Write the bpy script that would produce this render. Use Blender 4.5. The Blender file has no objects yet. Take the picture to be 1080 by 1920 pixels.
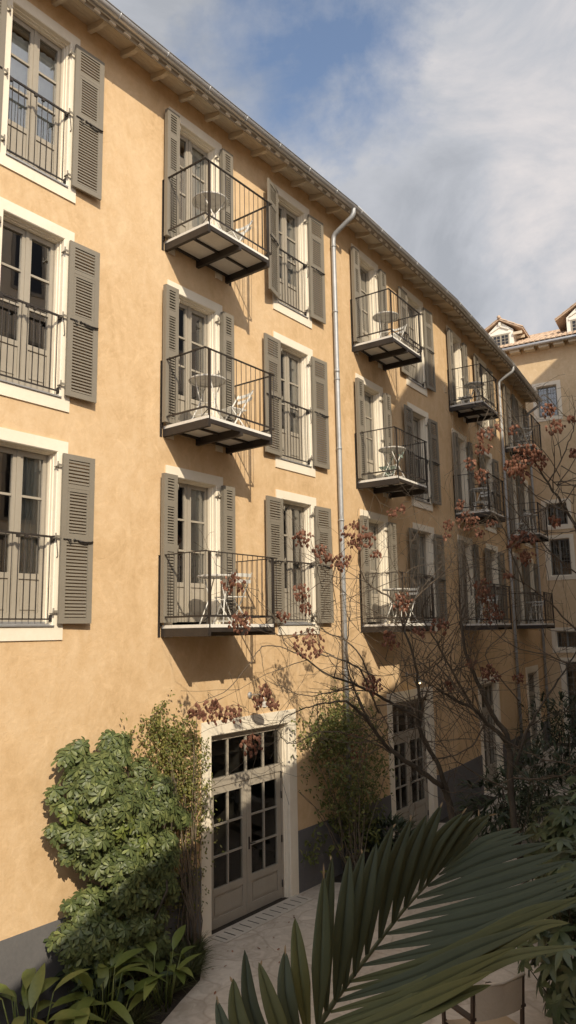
import bpy, bmesh, math, random
from mathutils import Vector, Matrix
R = math.radians
rnd = random.Random(7)
sc = bpy.context.scene
col = bpy.data.collections.new("courtyard"); sc.collection.children.link(col)

# ------------------------------------------------------------------ camera
GZ = 4.65                                   # eye height above the courtyard
FPX = 1394.9; PITCH = R(9.144); ROLL = R(-1.02)
CAM = Vector((0, 0, GZ))
cd = bpy.data.cameras.new("camera"); cam = bpy.data.objects.new("camera", cd); col.objects.link(cam)
cd.sensor_fit = 'VERTICAL'; cd.sensor_height = 36; cd.lens = 36 * FPX / 1920
cd.clip_start = 0.05; cd.clip_end = 2000
cam.matrix_world = Matrix.Translation(CAM) @ Matrix.Rotation(math.pi/2 + PITCH, 4, 'X') @ Matrix.Rotation(ROLL, 4, 'Z')
sc.camera = cam

def ray(u, v):
    du, dv = u - 540, v - 960
    a = du*math.cos(ROLL) + dv*math.sin(ROLL); b = -du*math.sin(ROLL) + dv*math.cos(ROLL)
    x = a/FPX; zc = -b/FPX
    return Vector((x, math.cos(PITCH) - zc*math.sin(PITCH), math.sin(PITCH) + zc*math.cos(PITCH)))
def at(u, v, dist):
    r = ray(u, v); return CAM + r*(dist/r.y)

# ------------------------------------------------------------------ facade plan
dirv = lambda a: Vector((math.cos(R(a)), math.sin(R(a)), 0))
ANG = [52.673, 55.808, 58.859, 60.689]
SB = [-14.0, 6.888, 12.759, 18.608, 24.0]
P0 = Vector((-3.068, 10.158, 0))
DV = [dirv(a) for a in ANG]; NV = [Vector((d.y, -d.x, 0)) for d in DV]
SP = [P0]                                   # point where segment i has s = S0[i]
S0 = [0, SB[1], SB[2], SB[3]]
for i in range(1, 4): SP.append(SP[-1] + DV[i-1]*(S0[i] - S0[i-1]))
def segof(s):
    for i in range(4):
        if s <= SB[i+1]: return i
    return 3
def SEGM(i):                                # local x = s, y = into the wall, z = height above the ground
    o = SP[i] - DV[i]*S0[i]
    return Matrix.Translation(o) @ Matrix.Rotation(R(ANG[i]), 4, 'Z')
def fp(s, off, z, i=None):
    i = segof(s) if i is None else i
    return SP[i] + DV[i]*(s - S0[i]) + NV[i]*off + Vector((0, 0, z))
def onwall(u, v, i, off):
    r = ray(u, v); n = NV[i]; k = ((SP[i] + n*off - CAM).dot(n))/r.dot(n)
    return CAM + r*k
def offpt(k, off):                          # mitred offset polyline corner
    if k == 0: return fp(SB[0], off, 0, 0)
    if k == 4: return fp(SB[4], off, 0, 3)
    n = (NV[k-1] + NV[k]).normalized()
    return SP[k] + n*(off/n.dot(NV[k]))

# ------------------------------------------------------------------ helpers
WM = {}
def tag(o, label=None, cat=None, group=None, kind=None):
    if label: o['label'] = label
    if cat: o['category'] = cat
    if group: o['group'] = group
    if kind: o['kind'] = kind
    return o
def link(name, data, parent=None, M=None):
    o = bpy.data.objects.new(name, data); col.objects.link(o)
    M = Matrix.Identity(4) if M is None else M
    WM[o] = M
    if parent is not None:
        o.parent = parent; o.matrix_basis = WM[parent].inverted() @ M
    else: o.matrix_basis = M
    return o
def empty(name, loc, rz=0.0):
    return link(name, None, None, Matrix.Translation(loc) @ Matrix.Rotation(rz, 4, 'Z'))
def copy_tree(o, M, parent=None):           # a thing and each of its parts, sharing mesh data
    c = o.copy(); col.objects.link(c)
    loc = o.matrix_basis.copy()
    if parent is None: c.matrix_basis = M; WM[c] = M
    else:
        c.parent = parent; c.matrix_basis = loc; WM[c] = WM[parent] @ loc
    for ch in KIDS(o): copy_tree(ch, None, c)
    return c
def KIDS(o): return [x for x in list(WM) if x.parent is o]

class MB:
    def __init__(s): s.v = []; s.f = []; s.sm = []
    def add(s, vs, fs, smooth=False):
        b = len(s.v); s.v.extend([tuple(v) for v in vs])
        for f in fs: s.f.append(tuple(b+i for i in f)); s.sm.append(smooth)
    def box(s, x0, x1, y0, y1, z0, z1, M=None):
        vs = [Vector((x, y, z)) for z in (z0, z1) for y in (y0, y1) for x in (x0, x1)]
        if M is not None: vs = [M @ v for v in vs]
        s.add(vs, [(0,2,3,1),(4,5,7,6),(0,1,5,4),(2,6,7,3),(0,4,6,2),(1,3,7,5)])
    def bar(s, a, b, w, h, up=Vector((0,0,1))):
        a, b = Vector(a), Vector(b); d = (b-a).normalized()
        if abs(d.dot(up)) > .98: up = Vector((0,1,0)) if abs(d.y) < .9 else Vector((1,0,0))
        x = d.cross(up).normalized()*w/2; y = x.cross(d).normalized()*h/2
        vs = [p+q for p in (a, b) for q in (-x-y, x-y, x+y, -x+y)]
        s.add(vs, [(3,2,1,0),(4,5,6,7),(0,1,5,4),(1,2,6,5),(2,3,7,6),(3,0,4,7)])
    def tube(s, pts, r, n=6, cap=True):
        pts = [Vector(p) for p in pts]; k = len(pts)
        if k < 2: return
        rr = r if isinstance(r, (list, tuple)) else [r]*k
        ref = None; vs = []
        for i, p in enumerate(pts):
            d = (pts[min(i+1,k-1)] - pts[max(i-1,0)])
            if d.length < 1e-9: d = Vector((0,0,1))
            d.normalize()
            if ref is None: ref = Vector((0,0,1)) if abs(d.z) < .9 else Vector((1,0,0))
            x = d.cross(ref)
            if x.length < 1e-4: x = d.orthogonal()
            x.normalize(); y = d.cross(x).normalized(); ref = x.cross(d)
            for j in range(n):
                a = 2*math.pi*j/n; vs.append(p + (x*math.cos(a) + y*math.sin(a))*rr[i])
        fs = [(i*n+j, i*n+(j+1)%n, (i+1)*n+(j+1)%n, (i+1)*n+j) for i in range(k-1) for j in range(n)]
        if cap: fs += [tuple(range(n-1,-1,-1)), tuple((k-1)*n+j for j in range(n))]
        s.add(vs, fs, True)
    def rings(s, rings, close=True):
        n = len(rings[0]); vs = [p for r_ in rings for p in r_]
        fs = []
        for i in range(len(rings)-1):
            for j in range(n if close else n-1):
                fs.append((i*n+j, i*n+(j+1)%n, (i+1)*n+(j+1)%n, (i+1)*n+j))
        s.add(vs, fs)
    def lathe(s, prof, c=(0,0,0), n=24):
        c = Vector(c)
        rs = [[c + Vector((r*math.cos(2*math.pi*j/n), r*math.sin(2*math.pi*j/n), z)) for j in range(n)] for r, z in prof]
        s.rings(rs)
    def ball(s, c, r, n=8, sc_=(1,1,1)):
        c = Vector(c); rs = []
        for i in range(n//2+1):
            t = math.pi*i/(n//2)
            rs.append([c + Vector((r*sc_[0]*math.sin(t)*math.cos(2*math.pi*j/n), r*sc_[1]*math.sin(t)*math.sin(2*math.pi*j/n), -r*sc_[2]*math.cos(t))) for j in range(n)])
        b = len(s.f); s.rings(rs)
        for q in range(b, len(s.f)): s.sm[q] = True
    def mesh(s, name, mat):
        me = bpy.data.meshes.new(name); me.from_pydata(s.v, [], s.f); me.materials.append(mat)
        me.polygons.foreach_set('use_smooth', s.sm); me.update()
        return me
    def recalc(s):
        pass
    def build(s, name, mat, parent=None, M=None, fix=False):
        me = s.mesh(name, mat)
        if fix:
            bm = bmesh.new(); bm.from_mesh(me); bmesh.ops.recalc_face_normals(bm, faces=bm.faces); bm.to_mesh(me); bm.free()
        return link(name, me, parent, M)

# ------------------------------------------------------------------ materials
def material(name, colr, rough=.7, metal=0, spec=.5):
    m = bpy.data.materials.new(name); m.use_nodes = True
    b = m.node_tree.nodes['Principled BSDF']
    b.inputs['Base Color'].default_value = (*colr, 1); b.inputs['Roughness'].default_value = rough
    b.inputs['Metallic'].default_value = metal; b.inputs['Specular IOR Level'].default_value = spec
    return m, m.node_tree, b
def N(nt, t, **kw):
    n = nt.nodes.new(t)
    for k, v in kw.items():
        if k in n.inputs.keys(): n.inputs[k].default_value = v
        else: setattr(n, k, v)
    return n
def ramp(nt, fac, stops):
    r = nt.nodes.new('ShaderNodeValToRGB'); e = r.color_ramp.elements
    while len(e) < len(stops): e.new(.5)
    for x, (p, c) in zip(e, stops): x.position = p; x.color = (*c, 1) if len(c) == 3 else c
    nt.links.new(fac, r.inputs[0]); return r.outputs[0]
def coords(nt, scale=(1,1,1)):
    t = nt.nodes.new('ShaderNodeNewGeometry'); m = nt.nodes.new('ShaderNodeMapping'); m.inputs['Scale'].default_value = scale
    nt.links.new(t.outputs['Position'], m.inputs[0]); return m.outputs[0]
def noise(nt, vec, scale, detail=4, rough=.55, dist=0):
    n = N(nt, 'ShaderNodeTexNoise', Scale=scale, Detail=detail, Roughness=rough, Distortion=dist)
    nt.links.new(vec, n.inputs['Vector']); return n.outputs['Fac']
def mix(nt, fac, a, b, mode='MIX'):
    m = nt.nodes.new('ShaderNodeMix'); m.data_type = 'RGBA'; m.blend_type = mode
    for s, x in ((m.inputs[0], fac), (m.inputs[6], a), (m.inputs[7], b)):
        if isinstance(x, (int, float)): s.default_value = x
        elif isinstance(x, tuple): s.default_value = (*x, 1) if len(x) == 3 else x
        else: nt.links.new(x, s)
    return m.outputs[2]
def bump(nt, b, h, strength=.2, dist=.01):
    n = N(nt, 'ShaderNodeBump', Strength=strength, Distance=dist); nt.links.new(h, n.inputs['Height']); nt.links.new(n.outputs[0], b.inputs['Normal'])
def mottled(name, c0, c1, rough=.8, s1=1.2, s2=9, bs=.15, bd=.01, metal=0, spec=.4, s3=None, stretch=(1,1,1)):
    m, nt, b = material(name, c0, rough, metal, spec)
    v = coords(nt, stretch); a = noise(nt, v, s1, 5, .6, .6); d = noise(nt, v, s2, 5, .65)
    h = mix(nt, .4, a, d); cc = ramp(nt, h, [(.33, c0), (.67, c1)])
    nt.links.new(cc, b.inputs['Base Color']); bump(nt, b, d, bs, bd)
    return m

def plaster(name, dark, mid, light):
    m, nt, b = material(name, mid, .9, 0, .2)
    v = coords(nt)
    big = noise(nt, v, .35, 5, .6, .8); med = noise(nt, v, 1.7, 6, .65, 1.4); fine = noise(nt, v, 14, 5, .7, .4)
    vs = coords(nt, (1, 1, .35)); streak = noise(nt, vs, 2.2, 5, .62, 1.9)
    h = mix(nt, .5, med, streak); h = mix(nt, .35, h, big); h = mix(nt, .18, h, fine)
    cc = ramp(nt, h, [(.36, dark), (.47, mid), (.57, light), (.66, tuple(min(1, x*1.1) for x in light))])
    wisp = noise(nt, v, 2.1, 8, .68, 3.0)
    cc = mix(nt, ramp(nt, wisp, [(.52, (0,0,0)), (.70, (.38,.38,.38))]), cc, tuple(min(1, x*1.22) for x in light))
    spots = noise(nt, v, 34, 3, .5); cc = mix(nt, ramp(nt, spots, [(.68, (0,0,0)), (.8, (.3,.3,.3))]), cc, tuple(x*.6 for x in dark))
    nt.links.new(cc, b.inputs['Base Color'])
    hh = mix(nt, .35, fine, med); bump(nt, b, hh, .55, .02)
    return m
M_PL = plaster('ochre_lime_plaster', (.49,.33,.175), (.595,.415,.236), (.65,.472,.288))
M_PLW = plaster('wing_plaster', (.53,.385,.23), (.62,.465,.29), (.68,.53,.35))
M_OPP = plaster('pale_plaster', (.62,.54,.42), (.68,.60,.48), (.74,.66,.54))
M_PLINTH = mottled('grey_plinth', (.105,.102,.105), (.145,.14,.14), .85, 1.5, 22, .3, .01)
M_TRIM = mottled('cream_surround', (.74,.66,.53), (.82,.75,.62), .85, 1.4, 16, .15, .006)
M_SHUT = mottled('taupe_shutter_paint', (.205,.18,.143), (.228,.203,.163), .5, 3, 30, .06, .002)
M_WIN = mottled('greige_window_paint', (.325,.288,.232), (.37,.33,.27), .5, 3, 25, .05, .002)
M_STEEL = mottled('dark_brown_steel', (.022,.018,.016), (.045,.036,.03), .5, 4, 40, .1, .002)
M_CONC = mottled('pale_slab', (.66,.63,.58), (.78,.75,.69), .85, 3, 22, .2, .005)
M_ZINC = mottled('zinc', (.46,.46,.46), (.58,.58,.59), .45, 2, 14, .1, .004, .75)
M_GALV = mottled('galvanised_pipe', (.34,.35,.36), (.46,.47,.48), .52, 2, 14, .08, .003, .4)
M_WOOD = mottled('painted_eaves_wood', (.60,.51,.38), (.70,.61,.47), .75, 2, 18, .15, .005)
M_SPOT = mottled('pale_light_spot', (.66,.58,.46), (.78,.70,.58), .9, 5, 30, .2, .01)  # pale colour imitates bright light spots along the eave
M_TILE = mottled('terracotta_tile', (.40,.275,.19), (.62,.475,.355), .85, 4.5, 16, .3, .01)
M_CURT = mottled('linen_curtain', (.72,.72,.66), (.82,.82,.76), .95, 2, 20, .1, .01)
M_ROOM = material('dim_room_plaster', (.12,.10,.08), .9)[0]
M_WHITE = mottled('white_painted_metal', (.66,.64,.59), (.76,.74,.69), .45, 5, 30, .05, .002)
M_MINT = mottled('pale_green_metal', (.42,.52,.45), (.48,.58,.50), .45, 5, 30, .05, .002)
M_GREYT = mottled('grey_table_metal', (.46,.44,.40), (.56,.53,.48), .5, 5, 30, .05, .002)
M_BARK = mottled('grey_brown_bark', (.035,.028,.021), (.095,.078,.058), .9, 5, 30, .6, .02, stretch=(1,1,.3))
M_TWIG = mottled('pale_twig', (.10,.078,.055), (.20,.16,.115), .9, 5, 30, .3, .01)
M_DARKW = mottled('dark_stained_wood', (.03,.02,.015), (.06,.042,.03), .55, 3, 30, .2, .004)
M_CANVAS = mottled('cream_canvas', (.40,.34,.27), (.48,.42,.34), .95, 4, 60, .2, .003)
M_TANC = mottled('tan_canvas', (.33,.25,.165), (.40,.31,.21), .95, 4, 60, .2, .003)
M_SOIL = mottled('dark_soil', (.022,.017,.012), (.055,.042,.03), 1, 3, 30, .8, .04)
M_BRASS = mottled('dark_iron_fitting', (.03,.027,.024), (.06,.05,.045), .45, 5, 40, .1, .002, .5)

def pane_material(nm, base, mul=1.5):
    m = bpy.data.materials.new(nm); m.use_nodes = True; nt = m.node_tree; nt.nodes.clear()
    o = N(nt, 'ShaderNodeOutputMaterial'); t = N(nt, 'ShaderNodeBsdfTransparent'); g = N(nt, 'ShaderNodeBsdfGlossy', Roughness=.015)
    t.inputs[0].default_value = (.82,.85,.84,1); f = N(nt, 'ShaderNodeFresnel', IOR=1.62); x = N(nt, 'ShaderNodeMixShader')
    nz = noise(nt, coords(nt), 1.3, 2); bp = N(nt, 'ShaderNodeBump', Strength=.05, Distance=.02)
    nt.links.new(nz, bp.inputs['Height']); nt.links.new(bp.outputs[0], g.inputs['Normal'])
    mth = N(nt, 'ShaderNodeMath', operation='MULTIPLY_ADD'); mth.inputs[1].default_value = mul; mth.inputs[2].default_value = base
    nt.links.new(f.outputs[0], mth.inputs[0]); nt.links.new(mth.outputs[0], x.inputs[0]); nt.links.new(t.outputs[0], x.inputs[1]); nt.links.new(g.outputs[0], x.inputs[2])
    nt.links.new(x.outputs[0], o.inputs[0]); return m
M_GLASS = pane_material('window_glass', .22); M_DGLASS = pane_material('door_glass', .02, .75)

def leafmat(name, c0, c1, c2, rough=.42, spec=.5, trans=.18):
    m, nt, b = material(name, c1, rough, 0, spec)
    g = nt.nodes.new('ShaderNodeNewGeometry')
    cc = ramp(nt, g.outputs['Random Per Island'], [(0, c0), (.5, c1), (.93, c2), (1, tuple(min(1,x*1.5) for x in c2))])
    nz = noise(nt, coords(nt), 26, 3); cc = mix(nt, .25, cc, ramp(nt, nz, [(.3, tuple(x*.7 for x in c1)), (.7, c2)]))
    nt.links.new(cc, b.inputs['Base Color'])
    tr = N(nt, 'ShaderNodeBsdfTranslucent'); nt.links.new(cc, tr.inputs[0])
    x = N(nt, 'ShaderNodeMixShader'); x.inputs[0].default_value = trans
    out = nt.nodes['Material Output']; nt.links.new(b.outputs[0], x.inputs[1]); nt.links.new(tr.outputs[0], x.inputs[2]); nt.links.new(x.outputs[0], out.inputs[0])
    return m
M_SCHEF = leafmat('umbrella_leaf', (.045,.068,.024), (.09,.118,.041), (.175,.20,.07), .45, .4)
M_SUNTINT = leafmat('sun_tinted_umbrella_leaf', (.10,.14,.03), (.14,.18,.04), (.20,.23,.06), .45, .4)  # lighter, yellower umbrella leaf; the sunlit look is put into the colour
M_VINE = leafmat('climber_leaf', (.07,.09,.024), (.14,.155,.042), (.26,.24,.07), .5, .4, .3)
M_VINE2 = leafmat('trellis_leaf', (.06,.08,.022), (.11,.135,.038), (.22,.22,.07), .5, .4, .3)
M_RED = leafmat('reddened_leaf', (.12,.03,.02), (.18,.045,.03), (.22,.09,.04), .5, .4, .3)
M_GING = leafmat('broad_leaf', (.09,.13,.03), (.14,.175,.042), (.21,.235,.065), .38, .5, .25)
M_YEL = leafmat('yellowed_leaf', (.16,.16,.03), (.22,.20,.04), (.26,.24,.05), .45, .4, .25)
M_PALM = leafmat('palm_leaf', (.044,.056,.032), (.054,.068,.039), (.067,.083,.048), .55, .28, .1)
M_PALMY = leafmat('old_palm_leaf', (.075,.085,.034), (.095,.105,.04), (.12,.125,.05), .55, .28, .12)
M_RACH = mottled('palm_rachis', (.05,.062,.03), (.075,.085,.042), .5, 8, 40, .1, .003)
M_FATS = leafmat('lobed_leaf', (.034,.05,.024), (.05,.072,.032), (.078,.104,.047), .4, .5, .12)
M_DARKL = leafmat('shade_leaf', (.024,.036,.018), (.036,.052,.025), (.055,.075,.036), .5, .4, .1)
M_GRASS = leafmat('tuft_grass', (.05,.06,.02), (.075,.085,.03), (.11,.115,.045), .5, .4, .2)
M_POD = leafmat('papery_seed_pod', (.11,.043,.028), (.20,.088,.058), (.35,.185,.125), .8, .2, .28)

def paving_material():
    m, nt, b = material('honed_limestone_paving', (.4,.34,.27), .7, 0, .35)
    v = coords(nt); nz = N(nt, 'ShaderNodeTexNoise', Scale=1.3, Detail=3.0); nt.links.new(v, nz.inputs['Vector'])
    ad = N(nt, 'ShaderNodeMix', data_type='VECTOR'); ad.inputs[0].default_value = .3
    nt.links.new(v, ad.inputs[4]); nt.links.new(nz.outputs['Color'], ad.inputs[5])
    e = N(nt, 'ShaderNodeTexVoronoi', feature='DISTANCE_TO_EDGE', Scale=1.9); nt.links.new(ad.outputs[1], e.inputs['Vector'])
    c = N(nt, 'ShaderNodeTexVoronoi', feature='F1', Scale=1.9); nt.links.new(ad.outputs[1], c.inputs['Vector'])
    sep = N(nt, 'ShaderNodeSeparateColor'); nt.links.new(c.outputs['Color'], sep.inputs[0])
    base = ramp(nt, sep.outputs[0], [(0, (.44,.385,.315)), (.5, (.52,.46,.38)), (1, (.61,.545,.455))])
    st = noise(nt, v, 5, 6, .65, 1.2); base = mix(nt, .5, base, ramp(nt, st, [(.36, (.29,.24,.19)), (.7, (.60,.53,.45))]))
    joint = ramp(nt, e.outputs['Distance'], [(.0, (1,1,1)), (.035, (0,0,0))])
    jm = N(nt, 'ShaderNodeMath', operation='MULTIPLY'); jm.inputs[1].default_value = .5; nt.links.new(joint, jm.inputs[0]); cc = mix(nt, jm.outputs[0], base, (.30,.245,.19)); nt.links.new(cc, b.inputs['Base Color'])
    h = ramp(nt, e.outputs['Distance'], [(0, (0,0,0)), (.05, (1,1,1))]); h2 = mix(nt, .3, h, st); bump(nt, b, h2, .4, .015)
    return m
M_PAVE = paving_material()

# ------------------------------------------------------------------ world and sun
LDIR = (-NV[0] + DV[0]*.62 + Vector((0,0,-.79))).normalized()
SUN = -LDIR
el = math.asin(SUN.z); az = math.atan2(SUN.x, SUN.y)
w = bpy.data.worlds.new("World"); sc.world = w; w.use_nodes = True; nt = w.node_tree
bg = nt.nodes['Background']; bg.inputs['Strength'].default_value = .10
sky = N(nt, 'ShaderNodeTexSky', sky_type='NISHITA', sun_disc=False, sun_elevation=el, sun_rotation=az, air_density=1.0, dust_density=1.0, ozone_density=1.5)
tc = nt.nodes.new('ShaderNodeTexCoord'); D_ = tc.outputs['Generated']
mp = nt.nodes.new('ShaderNodeMapping'); mp.inputs['Scale'].default_value = (1, 1, 1.7); nt.links.new(D_, mp.inputs[0]); dv = mp.outputs[0]
n1 = noise(nt, dv, 2.6, 9, .56, .5); n2 = noise(nt, dv, 7.5, 8, .6, .9)
cover = mix(nt, .35, n1, n2)
nw = N(nt, 'ShaderNodeTexNoise', Scale=5.0, Detail=7.0, Roughness=.62); nt.links.new(D_, nw.inputs['Vector'])
ws_ = N(nt, 'ShaderNodeVectorMath', operation='MULTIPLY_ADD'); ws_.inputs[1].default_value = (.34,.34,.34); nt.links.new(nw.outputs['Color'], ws_.inputs[0])
wa_ = N(nt, 'ShaderNodeVectorMath', operation='ADD'); wa_.inputs[1].default_value = (-.17,-.17,-.17); nt.links.new(D_, wa_.inputs[0]); nt.links.new(wa_.outputs[0], ws_.inputs[2]); DW = ws_.outputs[0]
def gap(u, v, width, amt, add=None):        # a thin place in the cloud in the direction of a point of the sky
    d = ray(u, v).normalized()
    vm = N(nt, 'ShaderNodeVectorMath', operation='DISTANCE'); vm.inputs[1].default_value = d; nt.links.new(DW, vm.inputs[0])
    mr = N(nt, 'ShaderNodeMapRange', interpolation_type='SMOOTHSTEP'); mr.inputs[1].default_value = 0; mr.inputs[2].default_value = width; mr.inputs[3].default_value = amt; mr.inputs[4].default_value = 0
    nt.links.new(vm.outputs['Value'], mr.inputs[0])
    if add is None: return mr.outputs[0]
    a = N(nt, 'ShaderNodeMath', operation='ADD'); nt.links.new(add, a.inputs[0]); nt.links.new(mr.outputs[0], a.inputs[1]); return a.outputs[0]
g = gap(615, 25, .16, .27); g = gap(735, 170, .10, .06, g); g = gap(520, 240, .17, .16, g); g = gap(430, 110, .17, .18, g)
sb = N(nt, 'ShaderNodeMath', operation='SUBTRACT'); nt.links.new(cover, sb.inputs[0]); nt.links.new(g, sb.inputs[1])
sb2 = N(nt, 'ShaderNodeMath', operation='ADD'); sb2.inputs[1].default_value = .17; nt.links.new(sb.outputs[0], sb2.inputs[0])
cf = ramp(nt, sb2.outputs[0], [(.32, (.04,.04,.04)), (.46, (.45,.45,.45)), (.62, (1,1,1))])
n3 = noise(nt, dv, 3.4, 8, .6, .6)
bright = gap(1060, 415, .15, .20); bright = gap(830, 170, .22, .06, bright); bright = gap(1000, 60, .2, .05, bright); bright = gap(1000, 560, .3, -.06, bright)
s3 = N(nt, 'ShaderNodeMath', operation='ADD'); nt.links.new(n3, s3.inputs[0]); nt.links.new(bright, s3.inputs[1])
CL = 5.2
cc = ramp(nt, s3.outputs[0], [(.36, (.80*CL,.84*CL,.92*CL)), (.52, (1.03*CL,1.06*CL,1.14*CL)), (.74, (1.55*CL,1.45*CL,1.42*CL))])
hs = N(nt, 'ShaderNodeHueSaturation', Saturation=.92, Value=1.75); nt.links.new(sky.outputs[0], hs.inputs['Color'])
vm = N(nt, 'ShaderNodeVectorMath', operation='DISTANCE'); vm.inputs[1].default_value = SUN; nt.links.new(D_, vm.inputs[0])
mr = N(nt, 'ShaderNodeMapRange', interpolation_type='SMOOTHSTEP'); mr.inputs[1].default_value = 0; mr.inputs[2].default_value = 1.35; mr.inputs[3].default_value = 2.8; mr.inputs[4].default_value = 1
nt.links.new(vm.outputs['Value'], mr.inputs[0])             # clouds shine brighter round the sun
cs = N(nt, 'ShaderNodeVectorMath', operation='SCALE'); nt.links.new(cc, cs.inputs[0]); nt.links.new(mr.outputs[0], cs.inputs['Scale'])
nt.links.new(mix(nt, cf, hs.outputs[0], cs.outputs[0]), bg.inputs[0])
sd = bpy.data.lights.new("sun", 'SUN'); sd.energy = 4.4; sd.angle = R(.5); sd.color = (1, .875, .68)
so = bpy.data.objects.new("sun", sd); col.objects.link(so); so.location = (0, -20, 40)
so.rotation_euler = LDIR.to_track_quat('-Z', 'Y').to_euler()
sc.cycles.diffuse_bounces = 6; sc.cycles.max_bounces = 12; sc.cycles.transparent_max_bounces = 12
sc.view_settings.view_transform = 'Standard'; sc.view_settings.look = 'None'; sc.view_settings.gamma = 1; sc.view_settings.exposure = 0

# ------------------------------------------------------------------ ground
b = MB(); b.add([(-150,-150,0),(150,-150,0),(150,150,0),(-150,150,0)], [(0,1,2,3)])
tag(b.build('ground', M_SOIL), 'dark earth under the courtyard planting', kind='structure')
def sheet(name, pts, z, mat, label):
    m = MB(); m.add([(p[0], p[1], z) for p in pts], [tuple(range(len(pts)))])
    return tag(m.build(name, mat, fix=True), label, kind='structure')
def q(s, off): p = fp(s, off, 0, segof(s)); return (p.x, p.y)
# stone path: its ragged edge against the planting bed left of the door
edge = [q(-3.5, 2.0), q(-1.6, 1.75), q(-.3, 1.45), q(.55, 1.36), q(1.15, 1.12), q(1.7, .92), q(2.05, .62), q(2.4, .36), q(2.62, .02)]
pp = edge + [q(4, .005), q(5.9, .005), q(6.1, .35), q(6.9, .6), q(8.3, .5), q(8.6, .005), q(11.0, .005), q(11.3, .6), q(14.4, .5), q(14.6, .005), q(17.4, .005), q(24.4, .005), q(24.5, 12)]
pp += [q(18.0, 6.5), q(13, 5.4), q(8, 5.0), q(3, 5.6), q(-3.5, 6.5)]
sheet('path', pp, .012, M_PAVE, 'pale stone crazy paving along the ochre facade')
M_DRAIN = mottled('worn_stone_block', (.40,.36,.30), (.52,.47,.40), .85, 3, 22, .3, .006)
# slotted threshold drain in front of the first door
m = MB(); mS = MB()
for i in range(12):
    x = 2.8 + i*.19; m.box(x, x+.185, -.40, -.02, .012, .026)
    mS.box(x+.08, x+.105, -.34, -.10, .020, .0272)
drain = m.build('threshold_drain', M_DRAIN, None, SEGM(0)); tag(drain, 'row of pale slotted stone drain blocks at the foot of the nearest door', 'drain')
mS.build('slot', M_BRASS, drain, SEGM(0))

# ------------------------------------------------------------------ openings
BT = 3.109 + GZ; ST = 3.2; ST1 = 3.163; TH = 2.729   # trim bottom of the middle floor, storey, trim height
ROWS = {3: BT + ST, 2: BT, 1: BT - ST1}
WIN = [('A', -1.32), ('C', 4.68), ('E', 10.50), ('H', 16.37), ('K', 21.92)]
DOOR = [('B', 1.85), ('D', 7.76), ('F', 13.62), ('J', 19.76)]
TWW = 1.304; TWD = 1.335
GT = -1.415 + GZ
GDOOR = [2.66, 8.72, 14.73, 20.6]; GW = 2.5
ops = []                                    # (s0, s1, z0, z1)
WIN_ALL = WIN + [('Y', -6.6), ('Z', -10.4)]
for n_, s in WIN_ALL:
    for r_, zb in ROWS.items(): ops.append((s+.08, s+TWW-.08, zb+.08, zb+TH-.08))
for n_, s in DOOR:
    for r_, zb in ROWS.items(): ops.append((s+.08, s+TWD-.08, zb+.16, zb+TH-.08))
for s in GDOOR: ops.append((s+.12, s+(GW if s < 13 else 2.1)-.12, 0, GT-.12))

bld = empty('apartment_building', fp(SB[1], 0, 0))
tag(bld, 'long ochre plastered apartment building with taupe louvred shutters and iron balconies', 'building')
EZ = 9.42 + GZ                              # top of the wall
def wallgrid(mb, f, x0, x1, z0, z1, holes):
    xs = sorted({x0, x1, *[h[i] for h in holes for i in (0,1) if x0 < h[i] < x1]}); zs = sorted({z0, z1, *[h[i] for h in holes for i in (2,3) if z0 < h[i] < z1]})
    for i in range(len(xs)-1):
        for j in range(len(zs)-1):
            cx, cz = (xs[i]+xs[i+1])/2, (zs[j]+zs[j+1])/2
            if any(h[0] < cx < h[1] and h[2] < cz < h[3] for h in holes): continue
            mb.add([f(xs[i], zs[j]), f(xs[i+1], zs[j]), f(xs[i+1], zs[j+1]), f(xs[i], zs[j+1])], [(0,1,2,3)])
m = MB(); PLS = []
for i in range(4):
    a, c = SB[i], SB[i+1]; hs_ = [o for o in ops if o[0] > a-.5 and o[1] < c+.5 and segof((o[0]+o[1])/2) == i]
    wallgrid(m, lambda x, z, i=i: fp(x, 0, z, i), a, c, 0, EZ, hs_)
    gaps = sorted((o[0]-.12+.002, o[1]+.12-.002) for o in hs_ if o[2] == 0); x = a
    for g0, g1 in gaps + [(c, c)]:
        if g0 > x: pl = MB(); pl.box(x, g0, -.018, .02, 0, 1.07, SEGM(i)); PLS.append(pl)
        x = g1
DEP = 7.0                                   # closed box behind the facade
e0, e1 = fp(SB[0], 0, 0, 0), fp(SB[4], 0, 0, 3)
bk0, bk1 = e0 - NV[0]*DEP, e1 - NV[3]*DEP
up = Vector((0,0,EZ))
m.add([e1, bk1, bk1+up, e1+up], [(0,1,2,3)]); m.add([bk0, e0, e0+up, bk0+up], [(0,1,2,3)]); m.add([bk1, bk0, bk0+up, bk1+up], [(0,1,2,3)])
m.build('wall', M_PL, bld, None); [pl.build('plinth', M_PLINTH, bld) for pl in PLS]
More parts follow.
